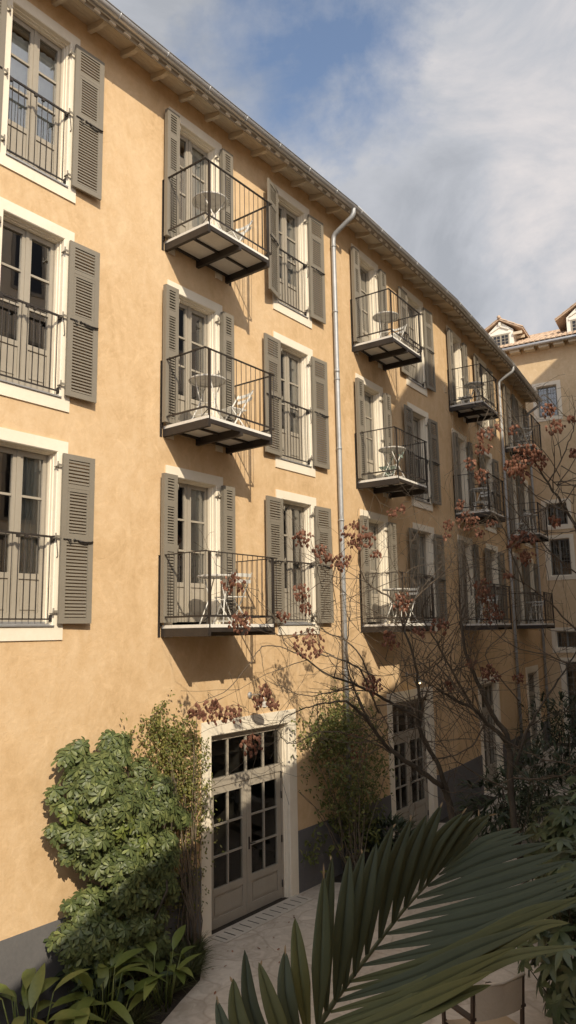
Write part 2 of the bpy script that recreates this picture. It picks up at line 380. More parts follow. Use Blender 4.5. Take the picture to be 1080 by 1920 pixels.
# dim rooms behind the windows
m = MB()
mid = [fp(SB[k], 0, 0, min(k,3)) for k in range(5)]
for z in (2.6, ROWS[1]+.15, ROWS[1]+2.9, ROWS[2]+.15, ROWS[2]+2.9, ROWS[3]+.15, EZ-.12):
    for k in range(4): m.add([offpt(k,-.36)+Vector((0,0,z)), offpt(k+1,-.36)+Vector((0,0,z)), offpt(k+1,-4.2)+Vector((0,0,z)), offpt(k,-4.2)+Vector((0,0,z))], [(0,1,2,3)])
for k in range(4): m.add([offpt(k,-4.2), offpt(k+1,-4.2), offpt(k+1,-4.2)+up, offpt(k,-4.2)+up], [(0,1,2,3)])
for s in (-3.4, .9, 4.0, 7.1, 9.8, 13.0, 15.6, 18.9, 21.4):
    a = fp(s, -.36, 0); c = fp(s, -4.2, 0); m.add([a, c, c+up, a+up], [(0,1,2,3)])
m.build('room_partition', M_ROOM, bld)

# --- meshes shared by every opening (x from the left edge of the surround, y into the wall, z from its bottom edge)
def surround_mesh(w_, h_, bottom=True, ws=.17, name='surround'):
    prof = [(0, .012), (0, -.022), (ws-.012, -.022), (ws, -.010), (ws, .055), (ws+.014, .06), (ws+.014, .10), (ws+.026, .105), (ws+.026, .30)]
    mb = MB(); rs = []
    for ins, y in prof:
        bz = (ins*1.08 if bottom else 0)
        rs.append([Vector((ins, y, bz)), Vector((w_-ins, y, bz)), Vector((w_-ins, y, h_-ins)), Vector((ins, y, h_-ins))])
    n = 4
    for i in range(len(rs)-1):
        for j in range(4):
            if j == 0 and not bottom: continue
            mb.add([rs[i][j], rs[i][(j+1)%4], rs[i+1][(j+1)%4], rs[i+1][j]], [(0,1,2,3)])
    me = mb.mesh(name, M_TRIM); return me
def casement(w_, h_, ws=.19, fl=.20):       # two leaves, three panes over a panel
    fr = MB(); gl = MB(); y0, y1 = .165, .215
    L, R_, top = ws, w_-ws, h_-.17; c = w_/2; gb, gt = .88, h_-.27
    fr.box(L-.02, L+.022, y0-.012, y1+.03, fl, top+.02); fr.box(R_-.022, R_+.02, y0-.012, y1+.03, fl, top+.02); fr.box(L+.023, R_-.023, y0-.01, y1+.03, top-.03, top+.02)
    for a, b_ in ((L+.024, c-.024), (c+.024, R_-.024)):
        fr.box(a, a+.052, y0, y1, fl+.04, top-.032); fr.box(b_-.052, b_, y0, y1, fl+.04, top-.032)
        fr.box(a+.053, b_-.053, y0, y1, gt, top-.032)
        for z in (1.895, 1.385): fr.box(a+.053, b_-.053, y0+.006, y1-.004, z, z+.032)
        fr.box(a+.053, b_-.053, y0, y1, gb-.075, gb); fr.box(a+.053, b_-.053, y0+.018, y1-.01, fl+.16, gb-.076); fr.box(a+.053, b_-.053, y0, y1, fl+.04, fl+.158)
        fr.box(a+.088, b_-.088, y0+.006, y0+.019, fl+.2, gb-.115)
        gl.add([(a+.04, y0+.028, gb-.01), (b_-.04, y0+.028, gb-.01), (b_-.04, y0+.028, gt+.01), (a+.04, y0+.028, gt+.01)], [(0,1,2,3)])
    fr.box(c-.026, c+.026, y0-.016, y0+.03, fl+.04, top-.031)
    return fr.mesh('window_frame', M_WIN), gl.mesh('pane', M_GLASS)
def sill_mesh(w_):
    mb = MB(); mb.box(.165, w_-.165, .02, .21, .185, .215); mb.box(.19, w_-.19, .10, .2, .216, .245); mb.box(.15, w_-.15, -.045, .02, .178, .196)
    return mb.mesh('sill', M_ZINC)
def juliet_mesh(w_):
    mb = MB(); a, c = .175, w_-.175
    mb.box(a-.01, c+.01, -.012, .012, 1.365, 1.392); mb.box(a, c, -.008, .008, .265, .285)
    for i in range(10):
        x = a + .05 + (c-a-.1)*i/9; mb.tube([(x,0,.285),(x,0,1.365)], .0056, 6)
    for x in (a+.02, w_/2-.06, w_/2+.06, c-.02):
        mb.box(x-.022, x+.022, -.016, .016, 1.330, 1.3645); 
    for x in (a-.004, c+.004): mb.box(x-.008, x+.008, -.014, .06, 1.30, 1.40); mb.box(x-.008, x+.008, -.012, .05, .24, .33)
    mb.tube([(c+.02,-.02,1.40),(c+.03,-.03,1.33),(c+.05,-.035,1.12),(c+.035,-.03,1.10)], .006, 5)
    return mb.mesh('railing', M_STEEL)
def curtain_mesh(w_, x0, x1, z0, z1, amp=.018, k=9, y=.262):
    mb = MB(); n = 40; vs = []
    for i in range(n+1):
        x = x0 + (x1-x0)*i/n; yy = y + amp*math.sin(i/n*k*2*math.pi) + amp*.4*math.sin(i*1.7)
        vs += [(x, yy, z0), (x, yy, z1)]
    mb.add(vs, [(2*i, 2*i+2, 2*i+3, 2*i+1) for i in range(n)], True)
    return mb.mesh('curtain', M_CURT)
ME_SUR_W = surround_mesh(TWW, TH); ME_SUR_D = surround_mesh(TWD, TH-.005, False)
ME_FR_W, ME_GL_W = casement(TWW, TH); ME_FR_D, ME_GL_D = casement(TWD, TH)
ME_SILL = sill_mesh(TWW); ME_JUL = juliet_mesh(TWW)
ME_BLIND = curtain_mesh(TWW, .2, 1.1, .5, 2.35, .012, 9); ME_SIDE = curtain_mesh(TWW, .78, 1.08, .3, 2.5, .03, 4); ME_SIDEL = curtain_mesh(TWW, .22, .46, .3, 2.5, .03, 3)

def shutter_mesh(w_, h_, mgx=.085, leaf=.036, folded=False):
    mb = MB(); y0, y1 = -leaf, 0
    def section(x0, x1, z0, z1, n):
        p = (z1-z0)/n
        for i in range(n):
            z = z0 + p*(i+.5); M = Matrix.Translation((0, -leaf*.55, z)) @ Matrix.Rotation(R(-8), 4, 'X')
            mb.box(x0-.004, x1+.004, -.005, .005, -p*.25, p*.25, M)
            mb.add([(x0, -leaf*.5, z+p*.22), (x1, -leaf*.5, z+p*.22), (x1, -.003, z+p*.46), (x0, -.003, z+p*.46)], [(0,1,2,3)])
    S_ = [(.033, .18, 7), (.225, .475, 13), (.53, .967, 22)]
    zb = lambda f: h_*(1-f)
    mb.box(0, mgx, y0, y1, 0, h_); mb.box(w_-mgx, w_, y0, y1, 0, h_)
    xa, xb = mgx, w_-mgx
    mb.box(xa, xb, y0, y1, zb(.033), h_); mb.box(xa, xb, y0, y1, zb(.225), zb(.18)); mb.box(xa, xb, y0, y1, zb(.53), zb(.475)); mb.box(xa, xb, y0, y1, 0, zb(.967))
    ex = .032 if not folded else .0
    if ex:
        mb.box(xa, xa+ex, y0+.003, y1-.003, zb(.475), zb(.225)); mb.box(xb-ex, xb, y0+.003, y1-.003, zb(.475), zb(.225))
        for x in (xa-.012, xb+.006): mb.box(x, x+.005, y0-.003, y0+.001, zb(.485), zb(.205))
        mb.box(xa-.012, xb+.011, y0-.003, y0+.001, zb(.205), zb(.203))
    for k, (f0, f1, n) in enumerate(S_):
        e = ex if k == 1 else 0
        section(xa+e, xb-e, zb(f1), zb(f0), n)
    return mb
SW, SH = .515, 2.33
ME_SHUT = shutter_mesh(SW, SH).mesh('shutter', M_SHUT)
b = shutter_mesh(.285, SH, .072, .034, True)
k = len(b.v)
b2 = shutter_mesh(.285, SH, .072, .034, True)
b.add([(x, y+.040, z) for x, y, z in b2.v], b2.f)
ME_FOLD = b.mesh('folding_shutter', M_SHUT)
mb = MB()                                   # hinges at the right edge of the surround side
for z in (0,): mb.box(-.075, .002, -.012, -.004, z-.016, z+.016); mb.tube([(-.07,-.012,z-.045),(-.07,-.012,z+.045)], .011, 6); mb.box(-.085,-.06,-.010,.06,z-.03,z-.018)
ME_HINGE = mb.mesh('hinge', M_SHUT)
mb = MB(); mb.box(.03, .15, -.050, -.037, 1.13, 1.145); mb.tube([(.10,-.05,1.135),(.13,-.066,1.10),(.15,-.066,1.12)], .008, 5); mb.box(.19, .30, -.052, -.037, 1.125, 1.14); mb.tube([(.26,-.056,1.13),(.36,-.062,1.112),(.46,-.056,1.12),(.50,-.05,1.13)], .013, 6); mb.ball((.20,-.05,1.135),.02,6)
ME_LATCH = mb.mesh('latch', M_BRASS)

def place(i, s, z, off=0): return SEGM(i) @ Matrix.Translation((s, -off, z))
for n_, s in WIN_ALL:
    i = segof(s)
    for r_, zb in ROWS.items():
        Mx = place(i, s, zb)
        win = link('window', ME_FR_W, bld, Mx)
        for nm, me in (('surround', ME_SUR_W), ('pane', ME_GL_W), ('sill', ME_SILL), ('railing', ME_JUL)): link(nm, me, win, Mx)
        if n_ in 'ACEH' and r_ == 3: link('curtain', ME_BLIND, win, Mx)
        elif (n_, r_) in (('C',2),('C',1),('A',1),('E',2),('H',2)): link('curtain', ME_SIDE, win, Mx)
        # shutters folded back against the wall, standing off it on their hinges
        a1 = R(-17) if (n_, r_) == ('C', 3) else R(-2 - 1.5*rnd.random()); a2 = R(2 + 1.5*rnd.random())
        Ml = place(i, s+(.115 if n_ != 'A' else .03), zb+.215, .055) @ Matrix.Rotation(-a1, 4, 'Z') @ Matrix.Translation((-SW, 0, 0))
        Mr = place(i, s+TWW-.115, zb+.215, .055) @ Matrix.Rotation(-a2, 4, 'Z')
        sl = link('shutter', ME_SHUT, bld, Ml); sr = link('shutter', ME_SHUT, bld, Mr)
        flip = Matrix.Translation((SW, 0, 0)) @ Matrix.Scale(-1, 4, (1,0,0))
        for sh, MM in ((sl, Ml @ flip), (sr, Mr)):
            [link('hinge', ME_HINGE, sh, MM @ Matrix.Translation((0,0,z_))) for z_ in (.16, 1.17, 2.16)]; link('latch', ME_LATCH, sh, MM)
# --- balconies
BW = 1.73; BD = 1.0
sl = MB(); sl.box(.075, 1.625, -.985, -.0, -.048, 0)
ME_SLAB = sl.mesh('balcony', M_CONC)
bm_ = MB()
for x in (.066, .815, 1.566): bm_.box(x, x+.062, -1.0, 0, -.175, -.05)
for y0, y1 in ((-.998, -.962), (-.53, -.50), (-.09, -.05)):
    for xa, xb in ((.129, .814), (.878, 1.565)): bm_.box(xa, xb, y0, y1, -.115 if y0 < -.9 else -.085, -.0495)
ME_BEAM = bm_.mesh('beam', M_STEEL)
rl = MB(); T = 1.082
rl.box(0, .036, -1.0, 0, T-.014, T); rl.box(.0365, BW-.0365, -1.0, -.964, T-.014, T); rl.box(BW-.036, BW, -1.0, 0, T-.014, T)
rl.box(.014, .024, -.985, 0, .105, .135); rl.box(BW-.024, BW-.014, -.985, 0, .105, .135); rl.box(.0245, BW-.0245, -.987, -.977, .105, .135)
for x in (.0, BW-.045): rl.box(x, x+.045, -.012, -.002, -.18, T-.015)
rl.box(.10, .112, -1.004, -.962, -.176, T-.015); rl.box(1.612, 1.624, -1.004, -.962, -.176, T-.015)
rl.box(.012, .05, -.03, -.012, -.02, .10)
for k in range(8): y = -.11*(k+1); rl.tube([(.019, y, .135), (.019, y, T-.014)], .0058, 5); rl.tube([(BW-.019, y, .135), (BW-.019, y, T-.014)], .0058, 5)
for k in range(15):
    x = .022 + (BW-.044)*k/14
    rl.tube([(x, -.982, .135), (x, -.982, T-.014)], .0058, 5)
for x in (.106, 1.618): rl.tube([(x, -.98, .12), (x, -.8, .0)], .006, 5)
ME_RAIL = rl.mesh('railing', M_STEEL)
me_plate = MB(); me_plate.box(.10, 1.60, -.03, .0, -.30, -.18)
BAL = {}
for n_, s in DOOR:
    i = segof(s)
    for r_, zb in ROWS.items():
        Mx = place(i, s, zb)
        win = link('balcony_door', ME_FR_D, bld, Mx)
        link('surround', ME_SUR_D, win, Mx); link('pane', ME_GL_D, win, Mx)
        if r_ == 1 or (n_, r_) in (('B',3),('D',2)): link('curtain', ME_SIDE, win, Mx); link('curtain', ME_SIDEL, win, Mx)
        th = MB() if False else None
        Ml = place(i, s-.145, zb+.225, .105); Mr = place(i, s+TWD-.10, zb+.225, .105)
        for MM, fl in ((Ml, True), (Mr, False)):
            sh = link('folding_shutter', ME_FOLD, bld, MM)
            for z_ in (.16, 1.17, 2.16): link('hinge', ME_HINGE, sh, MM @ Matrix.Translation((.285, .04, z_)) @ Matrix.Scale(-1, 4, (1,0,0)) if fl else MM @ Matrix.Translation((.0, .04, z_)))
        fz = zb + .185; MB_ = place(i, s-.135, fz)
        sb_ = link('balcony', ME_SLAB, bld, MB_); link('beam', ME_BEAM, sb_, MB_); link('railing', ME_RAIL, sb_, MB_)
        BAL[(n_, r_)] = MB_
# --- ground floor doors
def gdoor(w_):
    fr = MB(); gl = MB(); h_ = GT; y0, y1 = .12, .175; L, R_, top = .25, w_-.25, h_-.27; c = w_/2
    fr.box(L-.02, L+.06, y0-.01, y1+.03, 0, top+.02); fr.box(R_-.06, R_+.02, y0-.01, y1+.03, 0, top+.02); fr.box(L+.061, R_-.061, y0-.01, y1+.03, top-.07, top+.02)
    zt = top-.86; fr.box(L+.061, R_-.061, y0-.02, y1+.03, zt+.06, zt+.19)
    tx = [L+.061 + (R_-L-.122)*k/4 for k in range(5)]
    for k, x in enumerate(tx): 
        d = .018 if 0 < k < 4 else .03; fr.box(x-d if k else x, x+d if k < 4 else x, y0+.004, y1-.004, zt+.1905, top-.0705)
    gl.add([(L+.07, y0+.03, zt+.18), (R_-.07, y0+.03, zt+.18), (R_-.07, y0+.03, top-.06), (L+.07, y0+.03, top-.06)], [(0,1,2,3)])
    for a, b_ in ((L+.063, c-.003), (c+.003, R_-.063)):
        fr.box(a, a+.11, y0, y1, .012, zt+.055); fr.box(b_-.11, b_, y0, y1, .012, zt+.055); fr.box(a+.111, b_-.111, y0, y1, zt-.06, zt+.055)
        fr.box(a+.111, b_-.111, y0, y1, .50, .60); fr.box(a+.111, b_-.111, y0, y1, .012, .16); fr.box(a+.111, b_-.111, y0+.02, y1-.01, .161, .499); fr.box(a+.15, b_-.15, y0+.008, y0+.021, .20, .46)
        gz0, gz1 = .60, zt-.06; xm = (a+b_)/2
        fr.box(xm-.014, xm+.014, y0+.003, y1-.006, gz0+.0005, gz1-.0005)
        for k in (1, 2):
            z = gz0 + (gz1-gz0)*k/3
            fr.box(a+.1115, xm-.0145, y0+.004, y1-.007, z-.014, z+.014); fr.box(xm+.0145, b_-.1115, y0+.004, y1-.007, z-.014, z+.014)
        gl.add([(a+.1, y0+.032, gz0-.01), (b_-.1, y0+.032, gz0-.01), (b_-.1, y0+.032, gz1+.01), (a+.1, y0+.032, gz1+.01)], [(0,1,2,3)])
    fr.box(c-.02, c+.02, y0-.012, y0-.0005, .02, zt+.05)
    hd = MB(); hd.box(c+.03, c+.06, y0-.014, y0-.001, 1.02, 1.22); hd.tube([(c+.045,y0-.01,1.12),(c+.045,y0-.055,1.12),(c+.15,y0-.06,1.115)], .010, 6)
    for z in (.25, 1.0, 1.75, 2.1): hd.tube([(R_-.062, y0-.014, z-.06),(R_-.062, y0-.014, z+.06)], .012, 6)
    return fr.mesh('entrance_door', M_WIN), gl.mesh('pane', M_DGLASS), hd.mesh('handle', M_BRASS), surround_mesh(w_, h_, False, .235, 'surround')
G1 = gdoor(GW); G2 = gdoor(2.1)
for s in GDOOR:
    i = segof(s); Mx = place(i, s, 0); me = G1 if s < 13 else G2
    d = link('entrance_door', me[0], bld, Mx); link('pane', me[1], d, Mx); link('handle', me[2], d, Mx); link('surround', me[3], d, Mx)

# --- eaves: soffit boards, brackets, pale tabs for light spots, gutter, roof
m = MB()
def strip(mb, o0, z0, o1, z1):
    for k in range(4):
        mb.add([offpt(k,o0)+Vector((0,0,z0)), offpt(k+1,o0)+Vector((0,0,z0)), offpt(k+1,o1)+Vector((0,0,z1)), offpt(k,o1)+Vector((0,0,z1))], [(0,1,2,3)])
SD = .485; NBRD = 6; wz, oz = 9.40+GZ, 9.285+GZ
for j in range(NBRD):
    o0 = SD*j/NBRD; o1 = SD*(j+1)/NBRD - .006; z0 = wz + (oz-wz)*o0/SD; z1 = wz + (oz-wz)*o1/SD
    strip(m, o0, z0, o1, z1); strip(m, o1, z1, o1+.006, z1+.008); strip(m, o1+.006, z1+.008, o1+.0061, z1)
m.build('soffit', M_WOOD, bld)
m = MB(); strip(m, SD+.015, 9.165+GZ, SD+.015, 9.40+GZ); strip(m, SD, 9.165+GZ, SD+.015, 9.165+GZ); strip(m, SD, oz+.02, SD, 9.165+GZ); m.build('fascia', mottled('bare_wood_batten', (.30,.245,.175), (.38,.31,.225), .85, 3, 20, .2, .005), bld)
s = -13.6; k = 0
while s < 23.9:
    i = segof(s); mb = MB()
    prof = [(0, -.105), (.25, -.10), (.31, -.082), (.36, -.078), (.40, -.045), (.42, -.012)]
    pr = [(o, wz + (oz-wz)*o/SD + dz - .002) for o, dz in prof] + [(.42, wz + (oz-wz)*.42/SD - .003), (0, wz - .003)]
    for xx in (0,):
        A = [Vector((-.036, -o, z)) for o, z in pr]; B = [Vector((.036, -o, z)) for o, z in pr]; n = len(pr)
        mb.add(A+B, [tuple(range(n-1,-1,-1)), tuple(range(n, 2*n))] + [(j, (j+1)%n, n+(j+1)%n, n+j) for j in range(n)])
    if k == 0: ME_BRK = mb.mesh('bracket', M_WOOD)
    link('bracket', ME_BRK, bld, SEGM(i) @ Matrix.Translation((s, 0, 0))); s += .655; k += 1
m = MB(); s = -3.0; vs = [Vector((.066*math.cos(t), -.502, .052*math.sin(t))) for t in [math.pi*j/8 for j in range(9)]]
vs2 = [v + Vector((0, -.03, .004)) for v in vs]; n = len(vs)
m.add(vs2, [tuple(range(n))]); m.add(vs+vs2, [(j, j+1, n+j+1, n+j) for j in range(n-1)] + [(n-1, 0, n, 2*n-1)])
tab = None
while s < 23.9:                             # pale tabs standing in for bright spots of light under the tile ends
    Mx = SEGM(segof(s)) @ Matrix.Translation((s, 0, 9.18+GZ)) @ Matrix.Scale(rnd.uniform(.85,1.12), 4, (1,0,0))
    if tab is None: tab = m.build('light_spot_tab', M_SPOT, bld, Mx, fix=True)
    else: link('light_spot_tab', tab.data, bld, Mx)
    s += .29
GR = .072; GC_O, GC_Z = .615, 9.30+GZ        # gutter centre
m = MB()
for k in range(4):
    ra = []; rb = []
    for j in range(13):
        t = math.pi + math.pi*j/12
        for lst, kk in ((ra, k), (rb, k+1)): lst.append(offpt(kk, GC_O + GR*math.cos(t)) + Vector((0,0, GC_Z + GR*math.sin(t)*1.05)))
    ra += [p + Vector((0,0,.0)) + NV[k]*(-.004 if idx > 6 else .004) for idx, p in reversed(list(enumerate(ra)))]
    rb += [p + NV[k]*(-.004 if idx > 6 else .004) for idx, p in reversed(list(enumerate(rb)))]
    n = len(ra); m.add(ra+rb, [(j, (j+1)%n, n+(j+1)%n, n+j) for j in range(n)], True)
    m.tube([offpt(k, GC_O+GR)+Vector((0,0,GC_Z+.004)), offpt(k+1, GC_O+GR)+Vector((0,0,GC_Z+.004))], .012, 8)
s = -13.5
while s < 23.8:                             # joint straps
    i = segof(s); pts = [fp(s, GC_O + (GR+.004)*math.cos(math.pi+math.pi*j/8), GC_Z + (GR+.004)*1.05*math.sin(math.pi+math.pi*j/8), i) for j in range(9)]
    m.tube(pts, .008, 5); s += .98
gut = m.build('gutter', M_ZINC, bld)
m = MB(); k = 0                             # roof plane and rows of canal tiles along the eave
for j in range(4):
    m.add([offpt(j,.57)+Vector((0,0,9.35+GZ)), offpt(j+1,.57)+Vector((0,0,9.35+GZ)), offpt(j+1,-3.6)+Vector((0,0,10.85+GZ)), offpt(j,-3.6)+Vector((0,0,10.85+GZ))], [(0,1,2,3)])
    m.add([offpt(j,-3.6)+Vector((0,0,10.85+GZ)), offpt(j+1,-3.6)+Vector((0,0,10.85+GZ)), offpt(j+1,-7.4)+Vector((0,0,9.4+GZ)), offpt(j,-7.4)+Vector((0,0,9.4+GZ))], [(0,1,2,3)])
    m.add([offpt(j,.57)+Vector((0,0,9.33+GZ)), offpt(j+1,.57)+Vector((0,0,9.33+GZ)), offpt(j+1,-.2)+Vector((0,0,9.66+GZ)), offpt(j,-.2)+Vector((0,0,9.66+GZ))], [(3,2,1,0)])
s = -13.9
while s < 23.95:
    i = segof(s)
    for row in range(3):
        o0 = .585 - row*.38; o1 = o0 - .44; z0 = 9.345+GZ + row*.125; z1 = z0 + .146
        A = [fp(s + .085*math.cos(t), o0, z0 + .045*math.sin(t), i) for t in [math.pi*j/6 for j in range(7)]]
        B = [fp(s + .07*math.cos(t), o1, z1 + .05*math.sin(t), i) for t in [math.pi*j/6 for j in range(7)]]
        m.add(A+B, [(j, j+1, 8+j, 7+j) for j in range(6)] + [tuple(range(6,-1,-1))])
    s += .195 + .006*rnd.random()
m.build('roof', M_TILE, bld)
# --- downpipes
def downpipe(s, zend, ztop=8.95, n=10):
    i = segof(s); mb = MB(); P = lambda o, z, ds=0: fp(s+ds, o, z+GZ, i)
    pts = [P(.615, 9.26, .05), P(.61, 9.14, .05), P(.57, 9.06, .04), P(.36, 8.93, .02), P(.15, 8.80), P(.10, 8.74), P(.085, 8.62), P(.085, 6), P(.085, 2), P(.085, zend-GZ)]
    sm = [pts[0]]
    for a, c in zip(pts, pts[1:]):
        sm += [a.lerp(c, .5), c] if (a-c).length < .4 else [c]
    mb.tube(sm, .052, 14)
    z = 8.5
    while z + GZ > zend:
        mb.tube([P(.085, z-.02), P(.085, z+.02)], .061, 14)
        mb.box(-.008, .008, -.03, .0, -.008, .008, SEGM(i) @ Matrix.Translation((s, 0, z+GZ))); z -= 1.55
    mb.tube([P(.085, 5.6-.05), P(.085, 5.6+.03)], .057, 14)
    mb.build('downpipe', M_GALV, bld)
downpipe(6.80, .25); downpipe(18.95, .25); downpipe(23.75, .25)

# --- wall lamps
def lamp(s, z, lit, label):
    i = segof(s); Mx = place(i, s, z)
    t = link('wall_lamp', None, None, Mx); tag(t, label, 'wall lamp', 'gooseneck wall lamps over the doors')
    a = MB(); a.lathe([(.001,0),(.055,0),(.055,.02),(.03,.035),(.001,.036)], n=16); a.build('back_plate', M_ZINC, t, Mx @ Matrix.Rotation(R(90), 4, 'X'))
    a = MB(); a.tube([(0,-.03,0),(0,-.12,.01),(0,-.24,.02),(0,-.31,-.01),(0,-.335,-.07),(0,-.335,-.10)], .011, 8); a.build('arm', M_ZINC, t, Mx)
    a = MB(); a.lathe([(.012,-.09),(.035,-.10),(.06,-.125),(.15,-.165),(.155,-.17),(.145,-.168),(.055,-.132),(.02,-.12)], (0,-.335,0), 20); a.build('shade', M_GREYT, t, Mx)
    a = MB(); a.ball((0,-.335,-.165), .035, 10, (1,1,1.3)); bmat = M_BULB if lit else M_WHITE; a.build('bulb', bmat, t, Mx)
M_BULB = bpy.data.materials.new('lit_bulb'); M_BULB.use_nodes = True
e_ = M_BULB.node_tree.nodes['Principled BSDF']; e_.inputs['Emission Color'].default_value = (1,.72,.32,1); e_.inputs['Emission Strength'].default_value = 9
lamp(3.86, 3.58, False, 'unlit grey gooseneck wall lamp over the nearest entrance door')
lamp(9.78, 3.60, True, 'glowing gooseneck wall lamp over the second entrance door')

# ------------------------------------------------------------------ the wing across the end of the court
PW = SP[3] + DV[3]*(25.5 - S0[3])
WMX = Matrix.Translation(PW) @ Matrix.Rotation(R(ANG[3]-90), 4, 'Z')   # x to the right, y away from us
def wl(x, y, z): return WMX @ Vector((x, y, z))
wing = link('wing_building', None, None, WMX); tag(wing, 'ochre building closing the court, with tiled roof and white dormers', 'building')
WT = 12.05 + GZ
wwin = [(.04, 1.22, 8.82, 10.56), (.06, 1.26, 4.07, 5.36), (.08, 1.26, 1.94, 3.84), (.10, 1.30, -1.05, -.02)]
cols_ = [0, 3.4, 6.8]
wops = [(x0+c, x1+c, z0+GZ, z1+GZ) for c in cols_ for x0, x1, z0, z1 in wwin] + [(.35+c, 1.75+c, .0, 3.4) for c in cols_]
m = MB(); hol = [(a+.1, b_-.1, (z0+.1 if z0 > .1 else 0), z1-.1) for a, b_, z0, z1 in wops]
wallgrid(m, lambda x, z: Vector((x, 0, z)), -9, 12, 0, WT+.35, hol)
for x in (-9, 12): m.add([(x,0,0),(x,9,0),(x,9,WT+.35),(x,0,WT+.35)], [(0,1,2,3)])
m.add([(-9,9,0),(12,9,0),(12,9,WT+.35),(-9,9,WT+.35)], [(0,1,2,3)])
m.build('wall', M_PLW, wing, WMX)
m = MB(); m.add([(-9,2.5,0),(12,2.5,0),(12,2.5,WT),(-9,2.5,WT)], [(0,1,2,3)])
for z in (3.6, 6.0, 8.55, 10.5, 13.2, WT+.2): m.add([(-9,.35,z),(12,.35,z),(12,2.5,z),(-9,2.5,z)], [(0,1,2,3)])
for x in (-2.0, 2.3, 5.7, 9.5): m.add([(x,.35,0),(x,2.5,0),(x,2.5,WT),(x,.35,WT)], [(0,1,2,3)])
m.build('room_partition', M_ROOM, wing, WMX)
M_WG = mottled('grey_window_paint', (.16,.16,.15), (.20,.20,.185), .5, 3, 25, .05, .002)
for a, b_, z0, z1 in wops:
    gd = z0 < .1; wd, ht = b_-a, z1-z0; Mx = WMX @ Matrix.Translation((a, 0, z0))
    fr = MB(); gl = MB(); y0, y1 = .14, .18; L, R_, B_, T_ = .19, wd-.19, (.19 if not gd else 0), ht-.19; c = wd/2
    fr.box(L-.02, L+.05, y0, y1, B_-.02, T_+.02); fr.box(R_-.05, R_+.02, y0, y1, B_-.02, T_+.02); fr.box(L+.051, R_-.051, y0, y1, T_-.05, T_+.02); fr.box(L+.051, R_-.051, y0, y1, B_-.02, B_+(.05 if not gd else .45)); fr.box(c-.04, c+.04, y0-.006, y1, B_+.052, T_-.052)
    nh = max(3, int((T_-B_)/.27))
    for p0_, p1_ in ((L+.05, c-.04), (c+.04, R_-.05)):
        for k in range(1, 3 if not gd else 2):
            x = p0_ + (p1_-p0_)*k/(3 if not gd else 2); fr.box(x-.008, x+.008, y0+.008, y1-.008, B_+.053, T_-.053)
        for k in range(1, nh):
            z = B_ + .05 + (T_-B_-.1)*k/nh; fr.box(p0_+.001, p1_-.001, y0+.010, y1-.010, z-.008, z+.008)
    gl.add([(L, y0+.02, B_), (R_, y0+.02, B_), (R_, y0+.02, T_), (L, y0+.02, T_)], [(0,1,2,3)])
    win = fr.build('window', M_WG, wing, Mx); gl.build('pane', M_GLASS, win, Mx)
    link('surround', surround_mesh(wd, ht, not gd, .17), win, Mx)
# eaves of the wing
m = MB()
x = -8.8
while x < 12: m.box(x, x+.42, -.42, 0, WT-.02, WT+.16); x += .62
m.build('bracket', M_WOOD, wing, WMX)
m = MB(); m.box(-9, 12, -.5, .0, WT+.165, WT+.20); m.build('soffit', M_WOOD, wing, WMX)
m = MB(); m.tube([(-9,-.53,WT+.14),(12,-.53,WT+.14)], .075, 12); m.build('gutter', M_ZINC, wing, WMX)
m = MB(); x = -9.0; slope = .46; rng = random.Random(3)
ex0, ez0 = -.55, WT+.23
m.add([(-9,ex0,ez0),(12,ex0,ez0),(12,2.6,ez0+slope*3.15),(-9,2.6,ez0+slope*3.15)], [(0,1,2,3)])
m.add([(-9,2.6,ez0+slope*3.15),(12,2.6,ez0+slope*3.15),(12,9.5,ez0-.6),(-9,9.5,ez0-.6)], [(0,1,2,3)])
while x < 12:
    for row in range(9):
        y0 = ex0 - .04 + row*.36; y1 = y0 + .41; z0 = ez0 + slope*(y0-ex0) + .035; z1 = ez0 + slope*(y1-ex0) + .005; jx = .012*(rng.random()-.5); jz = .012*rng.random()
        A = [Vector((x + jx + .098*math.cos(t), y0, z0 + jz + .082*math.sin(t))) for t in [math.pi*j/7 for j in range(8)]]
        B = [Vector((x + jx + .08*math.cos(t), y1, z1 + .07*math.sin(t))) for t in [math.pi*j/7 for j in range(8)]]
        m.add(A+B, [(j, j+1, 9+j, 8+j) for j in range(7)] + [tuple(range(7,-1,-1))], True)
    x += .225
m.tube([(-9,2.6,ez0+slope*3.15+.02),(12,2.6,ez0+slope*3.15+.02)], .11, 8)
m.build('roof', M_TILE, wing, WMX)
M_DORM = mottled('white_dormer_plaster', (.80,.77,.70), (.88,.85,.78), .85, 2, 20, .1, .005)
